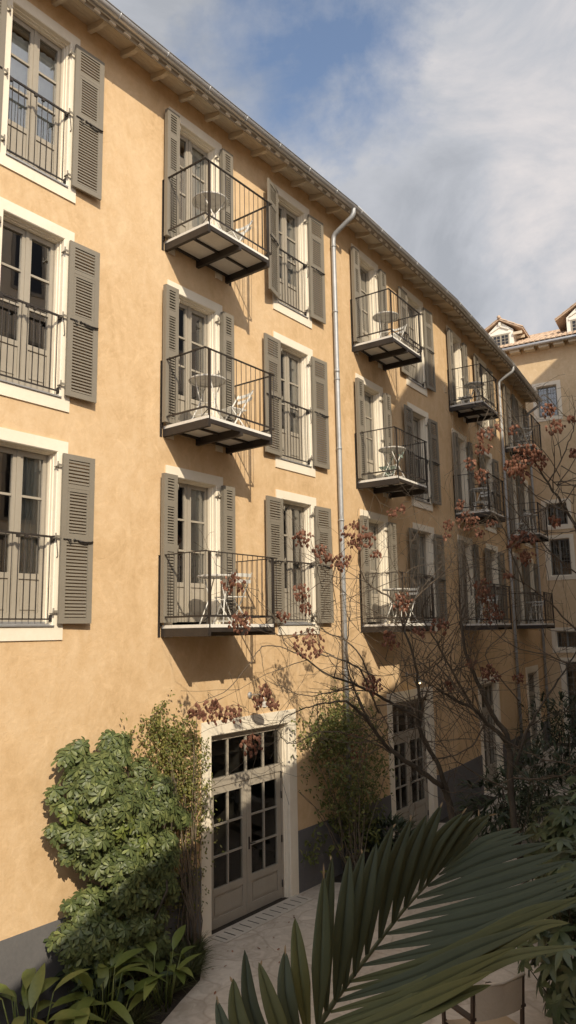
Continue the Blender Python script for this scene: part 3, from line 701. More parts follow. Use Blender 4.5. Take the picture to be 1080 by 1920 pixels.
for cx in (-1.19, 2.22, 5.6):
    Mx = WMX @ Matrix.Translation((cx, .1, 0)); hw = .56; zb, ze, zr = WT-.0+.2, 13.33+GZ, 13.80+GZ
    m = MB(); pf = [(-hw, zb), (hw, zb), (hw, ze), (0, zr), (-hw, ze)]
    A = [Vector((x, 0, z)) for x, z in pf]; B = [Vector((x, 2.6, z)) for x, z in pf]
    m.add(A+B, [(0,1,2,3,4), (5+4,5+3,5+2,5+1,5), (1,6,7,2), (0,4,9,5)])
    m.box(-.46, .46, -.035, -.001, zb+.93, zb+1.02); m.box(-.05, .05, -.09, -.001, zr-.22, zr-.06)
    m.bar((-.40, -.03, ze+.03), (0, -.03, zr-.24), .06, .05); m.bar((.40, -.03, ze+.03), (0, -.03, zr-.24), .06, .05)
    dm = m.build('dormer', M_DORM, wing, Mx)
    fr = MB(); gl = MB(); a, b_ = -.38, .38; z0, z1 = zb+.06, zb+.92
    fr.box(a, b_, -.028, -.001, z1-.06, z1); fr.box(a, b_, -.028, -.001, z0, z0+.06)
    for x0, x1 in ((a, a+.055), (-.035, .035), (b_-.055, b_)): fr.box(x0, x1, -.028, -.001, z0+.061, z1-.061)
    for p0_, p1_ in ((a+.055, -.035), (.035, b_-.055)):
        fr.box((p0_+p1_)/2-.011, (p0_+p1_)/2+.011, -.024, -.004, z0+.061, z1-.061)
        for k in range(1, 5): z = z0+.06+(z1-z0-.12)*k/5; fr.box(p0_+.001, p1_-.001, -.022, -.005, z-.010, z+.010)
    gl.add([(a+.02, -.010, z0+.02), (b_-.02, -.010, z0+.02), (b_-.02, -.010, z1-.02), (a+.02, -.010, z1-.02)], [(0,1,2,3)])
    dw = fr.build('dormer_window', M_WIN, dm, Mx)
    mm = bpy.data.materials.get('dark_dormer_glass') or material('dark_dormer_glass', (.03,.03,.035), .08)[0]
    gl.build('dormer_pane', mm, dm, Mx)
    m = MB()
    for sg in (-1, 1):
        xr, xe = 0, sg*1.0; zt, zq = zr+.10, zr+.10-.84*.72
        y0, y1 = -.14, 2.7
        m.add([(xr,y0,zt),(xe,y0,zq),(xe,y1,zq),(xr,y1,zt),(xr,y0,zt-.07),(xe,y0,zq-.07),(xe,y1,zq-.07),(xr,y1,zt-.07)], [(0,1,2,3),(7,6,5,4),(0,4,5,1),(1,5,6,2),(3,2,6,7)])
        y = y0+.06
        while y < y1:
            for row in range(3):
                f0, f1 = 1.03-row*.34, .66-row*.34; f1 = max(f1, .0)
                pts0 = [Vector((xe*f0, y+.085*math.cos(t), zt+(zq-zt)*f0+.07*math.sin(t)+.012)) for t in [math.pi*j/5 for j in range(6)]]
                pts1 = [Vector((xe*f1, y+.07*math.cos(t), zt+(zq-zt)*f1+.06*math.sin(t))) for t in [math.pi*j/5 for j in range(6)]]
                m.add(pts0+pts1, [(j, j+1, 7+j, 6+j) for j in range(5)], True)
            y += .2
    m.tube([(0,-.18,zr+.16),(0,2.7,zr+.16)], .085, 8)
    m.build('dormer_roof', M_TILE, dm, Mx)
    m = MB()
    for y in (-.08, .45, 1.0, 1.55):
        m = MB(); m.box(hw, .96, y, y+.08, ze-.30, ze-.18); m.build('dormer_rafter', M_WOOD, dm, Mx)

# ------------------------------------------------------------------ houses and an added block on our own side of the court (they shade it)
def block(name, label, s0, s1, front, back, prof, mat, wins):
    # prof: roofline (s, z) seen from the court; extruded from front to back
    t = link(name, None, None, SEGM(0) @ Matrix.Translation((s0, -front, 0))); tag(t, label, 'house')
    pts = [(s0, 0), (s1, 0)] + prof[::-1]
    A = [fp(s, front, z, 0) for s, z in pts]; B = [fp(s, back, z, 0) for s, z in pts]; n = len(pts)
    m = MB(); m.add(A+B, [tuple(range(n)), tuple(range(2*n-1, n-1, -1))] + [(j, n+j, n+(j+1)%n, (j+1)%n) for j in range(n)])
    m.build('wall', mat, t, fix=True)
    rf = MB()
    for (sa, za), (sb_, zb_) in zip(prof, prof[1:]):
        a, b_, c, d = fp(sa, front-.12, za+.004, 0), fp(sb_, front-.12, zb_+.004, 0), fp(sb_, back+.3, zb_+.004, 0), fp(sa, back+.3, za+.004, 0); u_ = Vector((0,0,.12))
        rf.add([a,b_,c,d,a+u_,b_+u_,c+u_,d+u_], [(3,2,1,0),(4,5,6,7),(0,1,5,4),(2,3,7,6),(1,2,6,5),(3,0,4,7)])
    rf.build('roof', M_TILE, t)
    for s, z, w_, h_ in wins:
        Mx = SEGM(0) @ Matrix.Translation((s+w_, -front, z)) @ Matrix.Rotation(math.pi, 4, 'Z')
        fr = MB(); fr.box(0, w_, -.03, -.001, 0, .1); fr.box(0, w_, -.03, -.001, h_-.1, h_); fr.box(0, .1, -.03, -.001, .101, h_-.101); fr.box(w_-.1, w_, -.03, -.001, .101, h_-.101); fr.box(w_/2-.05, w_/2+.05, -.028, -.001, .101, h_-.101)
        f = fr.build('window', M_WIN, t, Mx); gl = MB(); gl.add([(.08,-.012,.08),(w_-.08,-.012,.08),(w_-.08,-.012,h_-.08),(.08,-.012,h_-.08)], [(0,1,2,3)])
        gl.build('window_pane', material('dark_house_glass', (.02,.02,.025), .06)[0] if not bpy.data.materials.get('dark_house_glass') else bpy.data.materials['dark_house_glass'], f, Mx)
FR = 9.5
H = lambda z: z + GZ
rake = lambda s: H(5.25 + .315*s) - .12
block('gable_house', 'pale house with a sloping roof on the near side of the court', -16, 3.42, FR, FR+7, [(-16, rake(-16)), (3.42, rake(3.42))], M_OPP, [(-5.0, 3.3, 1.1, 2.2), (-1.5, 3.3, 1.1, 2.2), (1.5, 3.3, 1.1, 2.2), (-9, 3.2, 1.1, 1.6), (1.5, .2, 1.4, 2.3), (-3, .2, 1.4, 2.3)])
block('tall_house', 'tall pale house beside the court with rows of windows', 3.43, 13.1, FR, FR+7, [(3.43, H(12.6)), (5.6, H(14.7)), (13.1, H(14.7))], M_OPP, [(5+3*k, zz, 1.1, 2) for k in range(3) for zz in (1.0, 4.4, 7.8, 11.2, 14.6)])
block('wing_shade_block', 'unseen tall pale block added to shade the far wing', 13.11, 27, FR, FR+7, [(13.11, H(19.4)), (27, H(19.4))], M_OPP, [(14.5+3*k, zz, 1.1, 2) for k in range(4) for zz in (1.0, 4.4, 7.8, 11.2, 14.6, 18)])  # unseen block added only to cast shade on the far wing

# ------------------------------------------------------------------ balcony furniture
def make_table(mat):
    t = empty('bistro_table', (0,0,0)); Mx = WM[t]
    m = MB(); r = .31
    m.lathe([(.001,.700),(.09,.700),(.092,.705),(.15,.705),(.152,.700),(r-.02,.700),(r-.003,.688),(r,.69),(r,.706),(r-.008,.716),(.155,.712),(.15,.708),(.095,.708),(.09,.712),(.001,.712)], n=40)
    m.build('tabletop', M_GREYT if mat is M_WHITE else mat, t, Mx)
    m = MB(); m.tube([(r-.02,0,.69)]+[((r-.02)*math.cos(a*.3),(r-.02)*math.sin(a*.3),.69) for a in range(1,21)]+[(r-.02,0,.69)], .007, 5, False)
    m.build('rim', mat, t, Mx)
    for sg in (-1, 1):
        m = MB(); y = sg*.13
        m.tube([(-.24,y*1.5,0),(-.02,y,.36),(.2,y,.69)], .010, 6); m.tube([(.24,y*1.5,0),(.02,y,.36),(-.2,y,.69)], .010, 6)
        m.build('leg', mat, t, Mx)
    m = MB(); m.tube([(.18,-.16,.13),(.18,.16,.13)], .007, 5); m.tube([(-.18,-.16,.13),(-.18,.16,.13)], .007, 5); m.tube([(0,-.13,.36),(0,.13,.36)], .007, 5); m.build('stretcher', mat, t, Mx)
    for ch_ in KIDS(t):
        for vtx in ch_.data.vertices: vtx.co.z *= 1.07
    return t
def make_chair(mat):
    t = empty('folding_chair', (0,0,0)); Mx = WM[t]     # faces +x
    m = MB()
    for k in range(6): x = -.15 + k*.062; m.box(x, x+.045, -.19, .19, .440, .454)
    m.build('seat', mat, t, Mx)
    m = MB()
    for z, h_ in ((.66, .055), (.76, .055)):
        vs = []
        n = 8
        for k in range(n+1):
            y = -.195 + .39*k/n; bow = .03*(1-(2*k/n-1)**2); x = -.225 - (z-.45)*.16 - bow
            vs += [(x, y, z), (x-.009, y, z+h_), (x+.012, y, z+.0), (x+.003, y, z+h_)]
        m.add(vs, [(4*k, 4*k+1, 4*k+5, 4*k+4) for k in range(n)] + [(4*k+2, 4*k+6, 4*k+7, 4*k+3) for k in range(n)] + [(4*k, 4*k+4, 4*k+6, 4*k+2) for k in range(n)] + [(4*k+1, 4*k+3, 4*k+7, 4*k+5) for k in range(n)])
    m.build('backrest', mat, t, Mx)
    for sg in (-1, 1):
        m = MB(); y = sg*.2
        m.bar((.23, y, 0), (-.28, y, .83), .022, .012, Vector((0,1,0)))
        m.build('frame', mat, t, Mx)
        m = MB(); m.bar((-.24, y*.9, 0), (.19, y*.9, .44), .022, .012, Vector((0,1,0))); m.build('leg', mat, t, Mx)
    m = MB(); m.tube([(.2,-.2,.06),(.2,.2,.06)], .007, 5); m.tube([(-.2,-.18,.05),(-.2,.18,.05)], .007, 5); m.build('stretcher', mat, t, Mx)
    return t
FL = {3: 'top', 2: 'middle', 1: 'lowest'}
CN = {'B': 'nearest', 'D': 'second', 'F': 'third', 'J': 'farthest'}
TP = make_table(M_WHITE); CP = make_chair(M_WHITE); CPM = make_chair(M_MINT)
# table (x, depth), chair (x, depth, turn)
LAY = {('B',3): ((.60,.55), (1.33,.42,175)), ('B',2): ((.52,.56), (1.30,.42,170)), ('B',1): ((.74,.55), (1.25,.40,80)),
       ('D',3): ((.70,.56), (1.30,.45,170)), ('D',2): ((.70,.58), (1.12,.30,95)), ('D',1): ((.78,.50), (1.32,.45,170)),
       ('F',3): ((.86,.52), (1.02,.22,90)), ('F',2): ((.95,.48), (1.35,.40,160)), ('F',1): ((.85,.50), (1.30,.42,170)),
       ('J',3): ((.85,.50), (1.22,.42,150)), ('J',2): ((.95,.50), (.72,.25,75)), ('J',1): ((.85,.50), (1.32,.42,165))}
first = {}
for key, (tp, cp) in LAY.items():
    Mb = BAL[key]; n_, r_ = key
    Mt = Mb @ Matrix.Translation((tp[0], -tp[1], .0012)) @ Matrix.Rotation(R(rnd.uniform(-20, 20) + (0 if r_ != 1 else 10)), 4, 'Z')
    Mc = Mb @ Matrix.Translation((cp[0], -cp[1], .0012)) @ Matrix.Rotation(R(cp[2]), 4, 'Z')
    src = TP; 
    if 't' not in first: t = TP; first['t'] = 1; t.matrix_basis = Mt; newt = [t]
    else: newt = [copy_tree(TP, Mt)]
    where = f'{FL[r_]} balcony of the {CN[n_]} column of balconies'
    tag(newt[0], f'round pale metal bistro table on the {where}', 'table', 'bistro tables on the balconies')
    mint = key == ('D', 2)
    if mint: c = CPM; c.matrix_basis = Mc
    elif 'c' not in first: c = CP; first['c'] = 1; c.matrix_basis = Mc
    else: c = copy_tree(CP, Mc)
    tag(c, (f'pale green slatted folding chair on the {where}' if mint else f'white slatted folding chair on the {where}'), 'chair', 'folding chairs on the balconies')

# ------------------------------------------------------------------ leaves
def smooth(pts, n=5):
    out = []; P = [pts[0]] + pts + [pts[-1]]
    for i in range(1, len(P)-2):
        for k in range(n):
            t = k/n; a, b_, c, d = P[i-1], P[i], P[i+1], P[i+2]
            out.append(.5*((2*b_) + (c-a)*t + (2*a-5*b_+4*c-d)*t*t + (3*b_-a-3*c+d)*t**3))
    out.append(pts[-1]); return out
def frame(d, up):
    d = d.normalized(); s = d.cross(up)
    if s.length < 1e-4: s = d.orthogonal()
    s.normalize(); return d, s, s.cross(d).normalized()
PROF = {'obov': [(0,.12),(.25,.45),(.6,1),(.85,.8),(1,.05)], 'broad': [(0,.12),(.15,.6),(.35,.98),(.55,1),(.75,.72),(.9,.34),(1,.02)], 'lance': [(0,.1),(.2,.75),(.45,1),(.75,.65),(1,.02)], 'oval': [(0,.15),(.3,.95),(.6,1),(1,.05)]}
def leaf(mb, base, d, up, L, W, fold=.25, droop=.3, kind='oval', vein=True):
    d, s, n = frame(d, up); vs = []; pr = PROF[kind]
    for t, w_ in pr:
        c = base + d*(L*t) - n*(droop*L*t*t); e = w_*W/2
        vs += [c - s*e + n*(fold*e), c, c + s*e + n*(fold*e)]
    fs = []
    for i in range(len(pr)-1): fs += [(3*i, 3*i+1, 3*i+4, 3*i+3), (3*i+1, 3*i+2, 3*i+5, 3*i+4)]
    mb.add(vs, fs, True)
def rv(r=1.0): return Vector((rnd.uniform(-1,1), rnd.uniform(-1,1), rnd.uniform(-1,1)))*r
def inpoly(u, v, poly):
    c = False; n = len(poly)
    for i in range(n):
        (x1, y1), (x2, y2) = poly[i], poly[i-1]
        if (y1 > v) != (y2 > v) and u < (x2-x1)*(v-y1)/(y2-y1)+x1: c = not c
    return c
def edge_dist(u, v, poly):
    best = 1e9; n = len(poly)
    for i in range(n):
        a, b_ = Vector(poly[i]), Vector(poly[i-1]); p = Vector((u, v)); ab = b_-a; t = max(0, min(1, (p-a).dot(ab)/ab.length_squared)); best = min(best, (p-(a+ab*t)).length)
    return best
def sample(poly):
    us = [p[0] for p in poly]; vs = [p[1] for p in poly]
    while True:
        u, v = rnd.uniform(min(us), max(us)), rnd.uniform(min(vs), max(vs))
        if inpoly(u, v, poly): return u, v
UP = Vector((0,0,1)); OUT = NV[0]

# --- umbrella-leaf bush against the wall
bush = empty('umbrella_bush', fp(.9, .5, 0)); tag(bush, 'tall glossy dark green umbrella-leaved bush against the sunlit ochre wall', 'bush')
poly = [(112,1432),(150,1408),(200,1392),(245,1398),(262,1440),(300,1455),(330,1480),(345,1545),(335,1610),(322,1680),(322,1740),(312,1800),(225,1835),(140,1810),(122,1765),(154,1705),(170,1650),(156,1605),(134,1588),(112,1570),(110,1500)]
m = MB(); m_y = MB(); st = MB()
clumps = []
while len(clumps) < 84:
    u, v = sample(poly); ed = min(1, edge_dist(u, v, poly)/70)
    if ed < .12 and rnd.random() < .5: continue
    o_ = .16 + .50*math.sqrt(ed)*(.55+.45*rnd.random()); c = onwall(u, v, 0, o_)
    if all((c-q_).length > .14 for q_, _ in clumps): clumps.append((c, rnd.uniform(.12, .23)))
    elif rnd.random() < .002: clumps.append((c, .12))
for u, v in ((122,1425),(205,1382),(150,1398),(104,1490),(104,1558),(232,1388),(128,1600),(135,1700)): clumps.append((onwall(u, v, 0, .3), .09))
for c, cr in clumps:
    sun_tint = rnd.random() < .10
    for _ in range(int(9 + 800*cr*cr)):
        h = rv(1)
        while h.length > 1 or h.dot(OUT*.7+UP*.6) < -.25: h = rv(1)
        h.normalize(); p = c + h*cr*rnd.uniform(.65, 1.08)
        if (p - fp(0,0,0,0)).dot(OUT) < .04: continue
        ax = (h*.75 + OUT*.35 + UP*.45 + SUN*.2 + rv(.25)).normalized()
        k = rnd.choice((5,6,7,7,8,9)); r_ = rnd.uniform(.065, .125); a0 = rnd.random()*6.28
        d, s_, n_ = frame(ax, Vector((.3,.2,1))); tgt = m_y if (sun_tint and rnd.random() < .6) else m
        for j in range(k):
            a = a0 + 2*math.pi*j/k + rnd.uniform(-.15,.15); rad = s_*math.cos(a) + n_*math.sin(a)
            dd = (rad + ax*rnd.uniform(-.2,.18) - UP*.08).normalized(); leaf(tgt, p + rad*.008, dd, ax, r_*rnd.uniform(.75,1.15), r_*.39, .2, .25, 'obov')
        st.tube([p, p.lerp(c, .6) - UP*.02, c], .004, 4, False)
    st.tube(smooth([c, c.lerp(fp(.95, .3, max(.3, c.z-.9)), .55) + rv(.06), fp(.95 + (c.z-1.5)*.06, .3, max(.1, c.z-1.1))], 4), .009, 5, False)
m.build('foliage', M_SCHEF, bush); m_y.build('sun_tinted_foliage', M_SUNTINT, bush)
for k in range(7):
    x = .55 + .14*k; pts = [fp(.8+.05*k, .45+.05*(k%3), 0)]
    for z in (.6, 1.2, 1.9, 2.6): pts.append(fp(x + rnd.uniform(-.2,.2) + (x-.95)*z*.35, .4+rnd.uniform(-.1,.25), z))
    st.tube(pts, [.022,.02,.016,.012,.007], 6)
st.build('stem', M_BARK, bush)

# --- climbers on the wall
def climber(name, label, polys, base, mat, i, lmat_extra=None, seed=1, maxoff=.4):
    t = empty(name, base); tag(t, label, 'climbing plant')
    m = MB(); st = MB(); tips = []
    for poly, n, L0, L1, kind, offmax in polys:
        cen = [sample(poly) for _ in range(max(4, n//26))]
        for _ in range(n):
            cu, cv = rnd.choice(cen); sg = 15 if n > 100 else 6; u, v = rnd.gauss(cu, sg), rnd.gauss(cv, sg*1.2); ed = min(1, edge_dist(u, v, poly)/40); jj = 3 if len(poly) > 8 and n < 100 else 13 if n > 60 else 3; u += rnd.gauss(0, jj); v += rnd.gauss(0, jj)
            off = .03 + offmax*(.25+.75*ed)*rnd.random(); p = onwall(u, v, i, off)
            tips.append(p)
            for j in range(rnd.choice((2,3,4))):
                d = (OUT*.6 + rv(1.0) - UP*.25); leaf(m, p + rv(.05), d, OUT + UP*.6 + rv(.4), rnd.uniform(L0, L1), rnd.uniform(L0, L1)*.55, .2, .3, kind)
    m.build('foliage', mat, t)
    for k in range(26):
        e = rnd.choice(tips); b0 = base + Vector((rnd.uniform(-.15,.15), rnd.uniform(-.15,.15), 0)); pts = [b0]; nseg = 7
        for q_ in range(1, nseg+1):
            f = q_/nseg; pts.append(b0.lerp(e, f) + rv(.07)*(1-f*.5) + Vector((0,0,.25*math.sin(f*3.14))))
        st.tube(pts, [.009*(1-.75*q_/nseg)+.002 for q_ in range(nseg+1)], 5)
    st.build('stem', M_TWIG, t)
    return t
va = [(255,1365),(290,1375),(318,1350),(335,1362),(372,1372),(382,1400),(372,1470),(368,1540),(360,1600),(335,1620),(330,1490),(300,1455),(262,1440)]
vb = [(335,1600),(362,1560),(372,1640),(350,1720),(322,1760),(318,1690)]
vc = [(296,1288),(303,1288),(308,1320),(318,1340),(322,1362),(296,1372),(276,1372),(292,1345),(300,1325)]
cl1 = climber('wall_climber', 'yellow-green small-leaved climber between the bush and the nearest door', [(va, 900, .035, .065, 'oval', .22), (vb, 200, .03, .055, 'oval', .2), (vc, 75, .03, .05, 'oval', .08), ([(370,1380),(388,1372),(398,1390),(378,1410)], 14, .03, .05, 'oval', .1), ([(378,1650),(388,1650),(388,1670),(378,1670)], 5, .03, .05, 'oval', .08)], fp(2.25, .22, 0), M_VINE, 0)
vd = [(590,1385),(600,1345),(640,1318),(672,1330),(690,1345),(705,1380),(712,1430),(705,1490),(690,1540),(672,1570),(648,1560),(622,1535),(610,1490),(588,1440)]
ve = [(600,1520),(640,1540),(690,1530),(680,1600),(640,1625),(606,1622),(592,1590)]
cl2 = climber('wall_climber', 'tall climber with yellow and dark leaves on the downpipe between two doors', [(vd, 1350, .045, .09, 'oval', .65), ([(595,1345),(640,1310),(690,1335),(690,1370),(600,1390)], 260, .03, .06, 'oval', .3), (ve, 120, .07, .12, 'oval', .5)], fp(6.5, .3, 0), M_VINE2, 0)
m = MB()
for _ in range(40):
    u, v = sample([(648,1375),(690,1380),(680,1430),(652,1425)]); p = onwall(u, v, 0, .45+.1*rnd.random()); leaf(m, p, OUT + rv(1), OUT+UP, .07, .045)
m.build('red_foliage', M_RED, cl2)

# --- broad-leaved clump in the bed, bottom left
def clump(name, label, cat, base, n, L, W, mat, h, spread, kind='lance', droop=.7, group=None, lean=None, ns=1):
    t = empty(name, base); tag(t, label, cat, group); m = MB(); st = MB()
    for _ in range(n):
        a = rnd.random()*6.283; e = rnd.uniform(.15, 1.0); d = Vector((math.cos(a)*e, math.sin(a)*e, rnd.uniform(.1,.6)))
        if lean is not None: d += lean
        b0 = base + Vector((math.cos(a)*spread*rnd.random(), math.sin(a)*spread*rnd.random(), 0)); p = b0 + Vector((d.x*.25, d.y*.25, h*rnd.uniform(.45,1)))
        st.tube([b0, b0.lerp(p,.6)+rv(.02), p], [.012,.009,.006], 5)
        leaf(m, p, d, UP + rv(.2), L*rnd.uniform(.75,1.15), W*rnd.uniform(.8,1.15), .22, droop*rnd.uniform(.6,1.3), kind)
    m.build('foliage', mat, t); st.build('stem', M_GING if mat is not M_DARKL else M_DARKL, t)
    return t
def gp(u, v, z=0):
    r = ray(u, v); k = (z-GZ)/r.z; p = CAM + r*k; return Vector((p.x, p.y, z))
clump('ginger_plant', 'broad long-leaved green plant at the foot of the umbrella bush', 'plant', fp(.12, .8, 0), 26, .44, .155, M_GING, .62, .32, 'broad', .6)
clump('ginger_plant', 'broad-leaved plant touching the left edge below the grey plinth', 'plant', fp(-.78, .62, 0), 22, .46, .155, M_GING, .68, .30, 'broad', .6)
clump('ginger_plant', 'broad drooping leaves right of the bush foot beside the grass', 'plant', fp(.95, 1.0, 0), 16, .42, .15, M_GING, .6, .2, 'broad', .6)
clump('ginger_plant', 'low yellowing leaves in the bottom left corner', 'plant', fp(-.75, 1.2, 0), 9, .40, .13, M_YEL, .42, .18)
clump('shade_shrub', 'dark low shrub under the umbrella bush', 'shrub', fp(.55, .5, 0), 34, .22, .10, M_DARKL, .6, .4, 'oval')
# --- tufts of grass beside the path
g_ = MB(); gs = []
for _ in range(26):
    c = fp(rnd.uniform(.55, 2.3), 0, 0); u_ = rnd.random(); s_ = rnd.uniform(.2, 2.3); c = fp(s_, rnd.uniform(.08, 1.15 - .38*max(0, s_-.6)), 0)
    for _ in range(95):
        a = rnd.random()*6.283; e = rnd.uniform(.2,1); leaf(g_, c + Vector((math.cos(a)*.06*e, math.sin(a)*.06*e, 0)), Vector((math.cos(a)*e*.8, math.sin(a)*e*.8, 1)), UP+rv(.3), rnd.uniform(.16,.36), .010, .1, rnd.uniform(.3,.95), 'lance')
tag(g_.build('grass', M_GRASS), 'tufts of fine grass beside the stone path', kind='stuff')

# --- lobed shrubs on the right, dark shrubs further back
def lobed(mb, p, ax, r_, lobes=7, wd=.30):
    d, s_, n_ = frame(ax, Vector((.2,.3,1))); a0 = rnd.random()*6.28
    for j in range(lobes):
        a = a0 + (j/(lobes-1)-.5)*5.0; rad = s_*math.cos(a) + n_*math.sin(a)
        leaf(mb, p, rad + ax*.1 - UP*.15, ax, r_*(1-.25*abs(j/(lobes-1)-.5)*2), r_*wd, .15, .25, 'lance')
def lobed_shrub(label, base, n, hgt, rad, size, mat=M_FATS, wd=.30):
    t = empty('lobed_shrub', base); tag(t, label, 'shrub'); m = MB(); st = MB()
    for _ in range(n):
        while True:
            q_ = rv(1)
            if q_.length < 1: break
        p = base + Vector((q_.x*rad, q_.y*rad, hgt*(.52 + .5*q_.z)))
        ax = (q_*.8 + UP*.7 + SUN*.1 + rv(.3)).normalized(); lobed(m, p, ax, size*rnd.uniform(.7,1.15), rnd.choice((5,7,7,9)), wd)
        if rnd.random() < .3: st.tube([base + Vector((q_.x*.15, q_.y*.15, 0)), base.lerp(p,.5)+rv(.08), p], [.014,.01,.005], 5)
    m.build('foliage', mat, t); st.build('stem', M_BARK, t); return t
lobed_shrub('large lobed-leaf shrub filling the bottom right corner behind the canvas chair', Vector((3.42, 9.0, 0)), 270, 2.3, .92, .25)
lobed_shrub('lobed-leaf shrub at the right edge above the palm leaf', Vector((4.5, 11.6, 0)), 230, 2.5, .95, .26)
lobed_shrub('lower lobed-leaf shrub by the right edge near the paving', Vector((4.75, 13.6, 0)), 120, 1.8, .8, .26)
def dark_shrub(label, base, n, hgt, rad):
    t = empty('dark_shrub', base); tag(t, label, 'shrub'); m = MB(); st = MB()
    for _ in range(n):
        while True:
            q_ = rv(1)
            if q_.length < 1: break
        p = base + Vector((q_.x*rad, q_.y*rad, hgt*(.5+.5*q_.z)))
        d = (q_ + UP*.4 + rv(.5)); 
        for j in range(3): leaf(m, p, d + rv(.6), UP + rv(.4), rnd.uniform(.18,.34), rnd.uniform(.03,.07), .2, .6, 'lance')
    for k in range(8): st.tube([base + rv(.2)*Vector((1,1,0)).length*.5, base + Vector((rnd.uniform(-.4,.4)*rad, rnd.uniform(-.4,.4)*rad, hgt*.8))], [.02,.006], 5)
    m.build('foliage', M_DARKL, t); st.build('stem', M_BARK, t); return t
dark_shrub('dark feathery shrub against the far end of the facade', fp(18.2, 1.5, 0), 420, 2.6, 1.35)
dark_shrub('dark shrub in front of the far wing by the right edge', fp(22.0, 3.2, 0), 380, 2.9, 1.5)
dark_shrub('dark spiky shrub between the two bare trees', fp(10.4, 2.1, 0), 330, 1.5, 1.1)
dark_shrub('dark shrub at the foot of the second bare tree', fp(13.0, 2.0, 0), 300, 1.7, 1.1)
lobed_shrub('fan-leaved palm-like shrub against the far right paving', fp(14.5, 4.6, 0), 46, 3.2, .75, .55, M_FATS, .12)
dark_shrub('low dark plants beside the second entrance door', fp(7.9, .45, 0), 150, .7, .5)

# --- dead leaves blown about the paving
m = MB(); lr = random.Random(11)
for _ in range(150):
    s_ = lr.uniform(1.5, 15); o_ = abs(lr.gauss(0, 1.1)) + .06 + (.5 if s_ < 3 else 0); p = fp(s_, min(o_, 4.5), .0165); a = lr.random()*6.28
    leaf(m, p, Vector((math.cos(a), math.sin(a), .05)), UP + Vector((lr.uniform(-.3,.3), lr.uniform(-.3,.3), 0)), lr.uniform(.03,.07), lr.uniform(.02,.04), .25, -.2)
tag(m.build('fallen_leaves', M_POD), 'dead brown leaves scattered on the stone paving', kind='stuff')
# ------------------------------------------------------------------ bare golden-rain trees
def z3(x, y): return (600 + x*.4444, 1150 + y*.4444)
def z6(x, y): return (640 + x*.4074, 750 + y*.4074)
class Tree:
    def __init__(s, label, base):
        s.t = empty('bare_tree', base); tag(s.t, label, 'tree'); s.base = base; s.trunk = MB(); s.twig = MB(); s.nodes = []; s.lines = []
    def limb(s, px, d0, d1, r0, r1, thick=False, twigs=0):
        n = len(px); pts = [at(u, v, d0 + (d1-d0)*(i/(n-1))) for i, (u, v) in enumerate(px)]
        return s.limb3(pts, r0, r1, thick, twigs)
    def limb3(s, pts, r0, r1, thick=False, twigs=0):
        sp = smooth(pts, 5); k = len(sp)
        sp = [p + rv(.012)*(1 if 0 < i < k-1 else 0) for i, p in enumerate(sp)]
        rr = [r0 + (r1-r0)*(i/(k-1))**.8 for i in range(k)]
        (s.trunk if thick else s.twig).tube(sp, rr, 8 if thick else 5)
        s.lines.append(sp)
        for _ in range(twigs):
            i = rnd.randrange(k//4, k); d = (sp[min(i+1,k-1)] - sp[max(i-1,0)]).normalized()
            s.sprig(sp[i], d, rnd.uniform(.5, 1.5), min(rr[i]*.55, .009), 1)
        return sp
    def sprig(s, p, d, L, r_, depth):
        d = (d + rv(.85) + UP*.12).normalized(); n = 7; pts = [p]; c = p.copy(); dd = d.copy()
        curl = rv(.22)
        for i in range(n):
            dd = (dd + curl*.6 + rv(.16)).normalized(); 
            if c.z > 8.0 and dd.z > 0: dd.z = -.1; dd.normalize()
            c = c + dd*(L/n); pts.append(c.copy())
        s.twig.tube(pts, [max(.0022, r_*(1-.8*i/n)) for i in range(n+1)], 4)
        s.lines.append(pts)
        if depth > 0:
            for _ in range(rnd.choice((1,2,2,3))):
                i = rnd.randrange(2, n); s.sprig(pts[i], (pts[i]-pts[i-1]).normalized(), L*rnd.uniform(.35,.65), r_*.6, depth-1)
    def nearest(s, p):
        best = None; bd = 1e9
        for ln in s.lines:
            for q_ in ln[::2]:
                dd = (q_-p).length
                if dd < bd: bd = dd; best = q_
        return best
    def pods(s, u, v, rpx, dist, lone=False):
        c = at(u, v, dist); R_ = rpx*dist/FPX; m = MB()
        q_ = s.nearest(c + UP*R_*.6)
        mid = q_.lerp(c + UP*R_, .5) + rv(.05)
        hub = c + UP*R_*.7
        s.twig.tube(smooth([q_, mid, hub], 5), .0032, 4)
        n = int(7 + R_*R_*1500); n = min(n, 75)
        for _ in range(n):
            e = rv(1)
            while e.length > 1: e = rv(1)
            p = c + Vector((e.x*R_, e.y*R_, e.z*R_*.95)); L = rnd.uniform(.042, .066); ax = (-UP + rv(.45)).normalized()
            d_, s_, n__ = frame(ax, Vector((rnd.uniform(-1,1), rnd.uniform(-1,1), .1)))
            # three papery valves: an inflated, pointed lantern
            rings = []
            for t, w_ in ((0,.12),(.22,.85),(.5,1.0),(.78,.62),(1,.03)):
                rings.append([p + d_*(L*t) + (s_*math.cos(a) + n__*math.sin(a))*(L*.40*w_*(1 if j % 2 == 0 else .55)) for j, a in enumerate([math.pi*2*j/6 for j in range(6)])])
            m.rings(rings)
            if rnd.random() < .35: m.tube([p, p.lerp(hub, .5)+rv(.01), hub], .0016, 3, False)
        m.build('pod_cluster', M_POD, s.t)
    def finish(s):
        if s.trunk.v: s.trunk.build('trunk', M_BARK, s.t)
        s.twig.build('twigs', M_TWIGD, s.t)
M_TWIGD = mottled('dark_twig', (.055,.043,.033), (.15,.118,.085), .9, 5, 30, .3, .01)

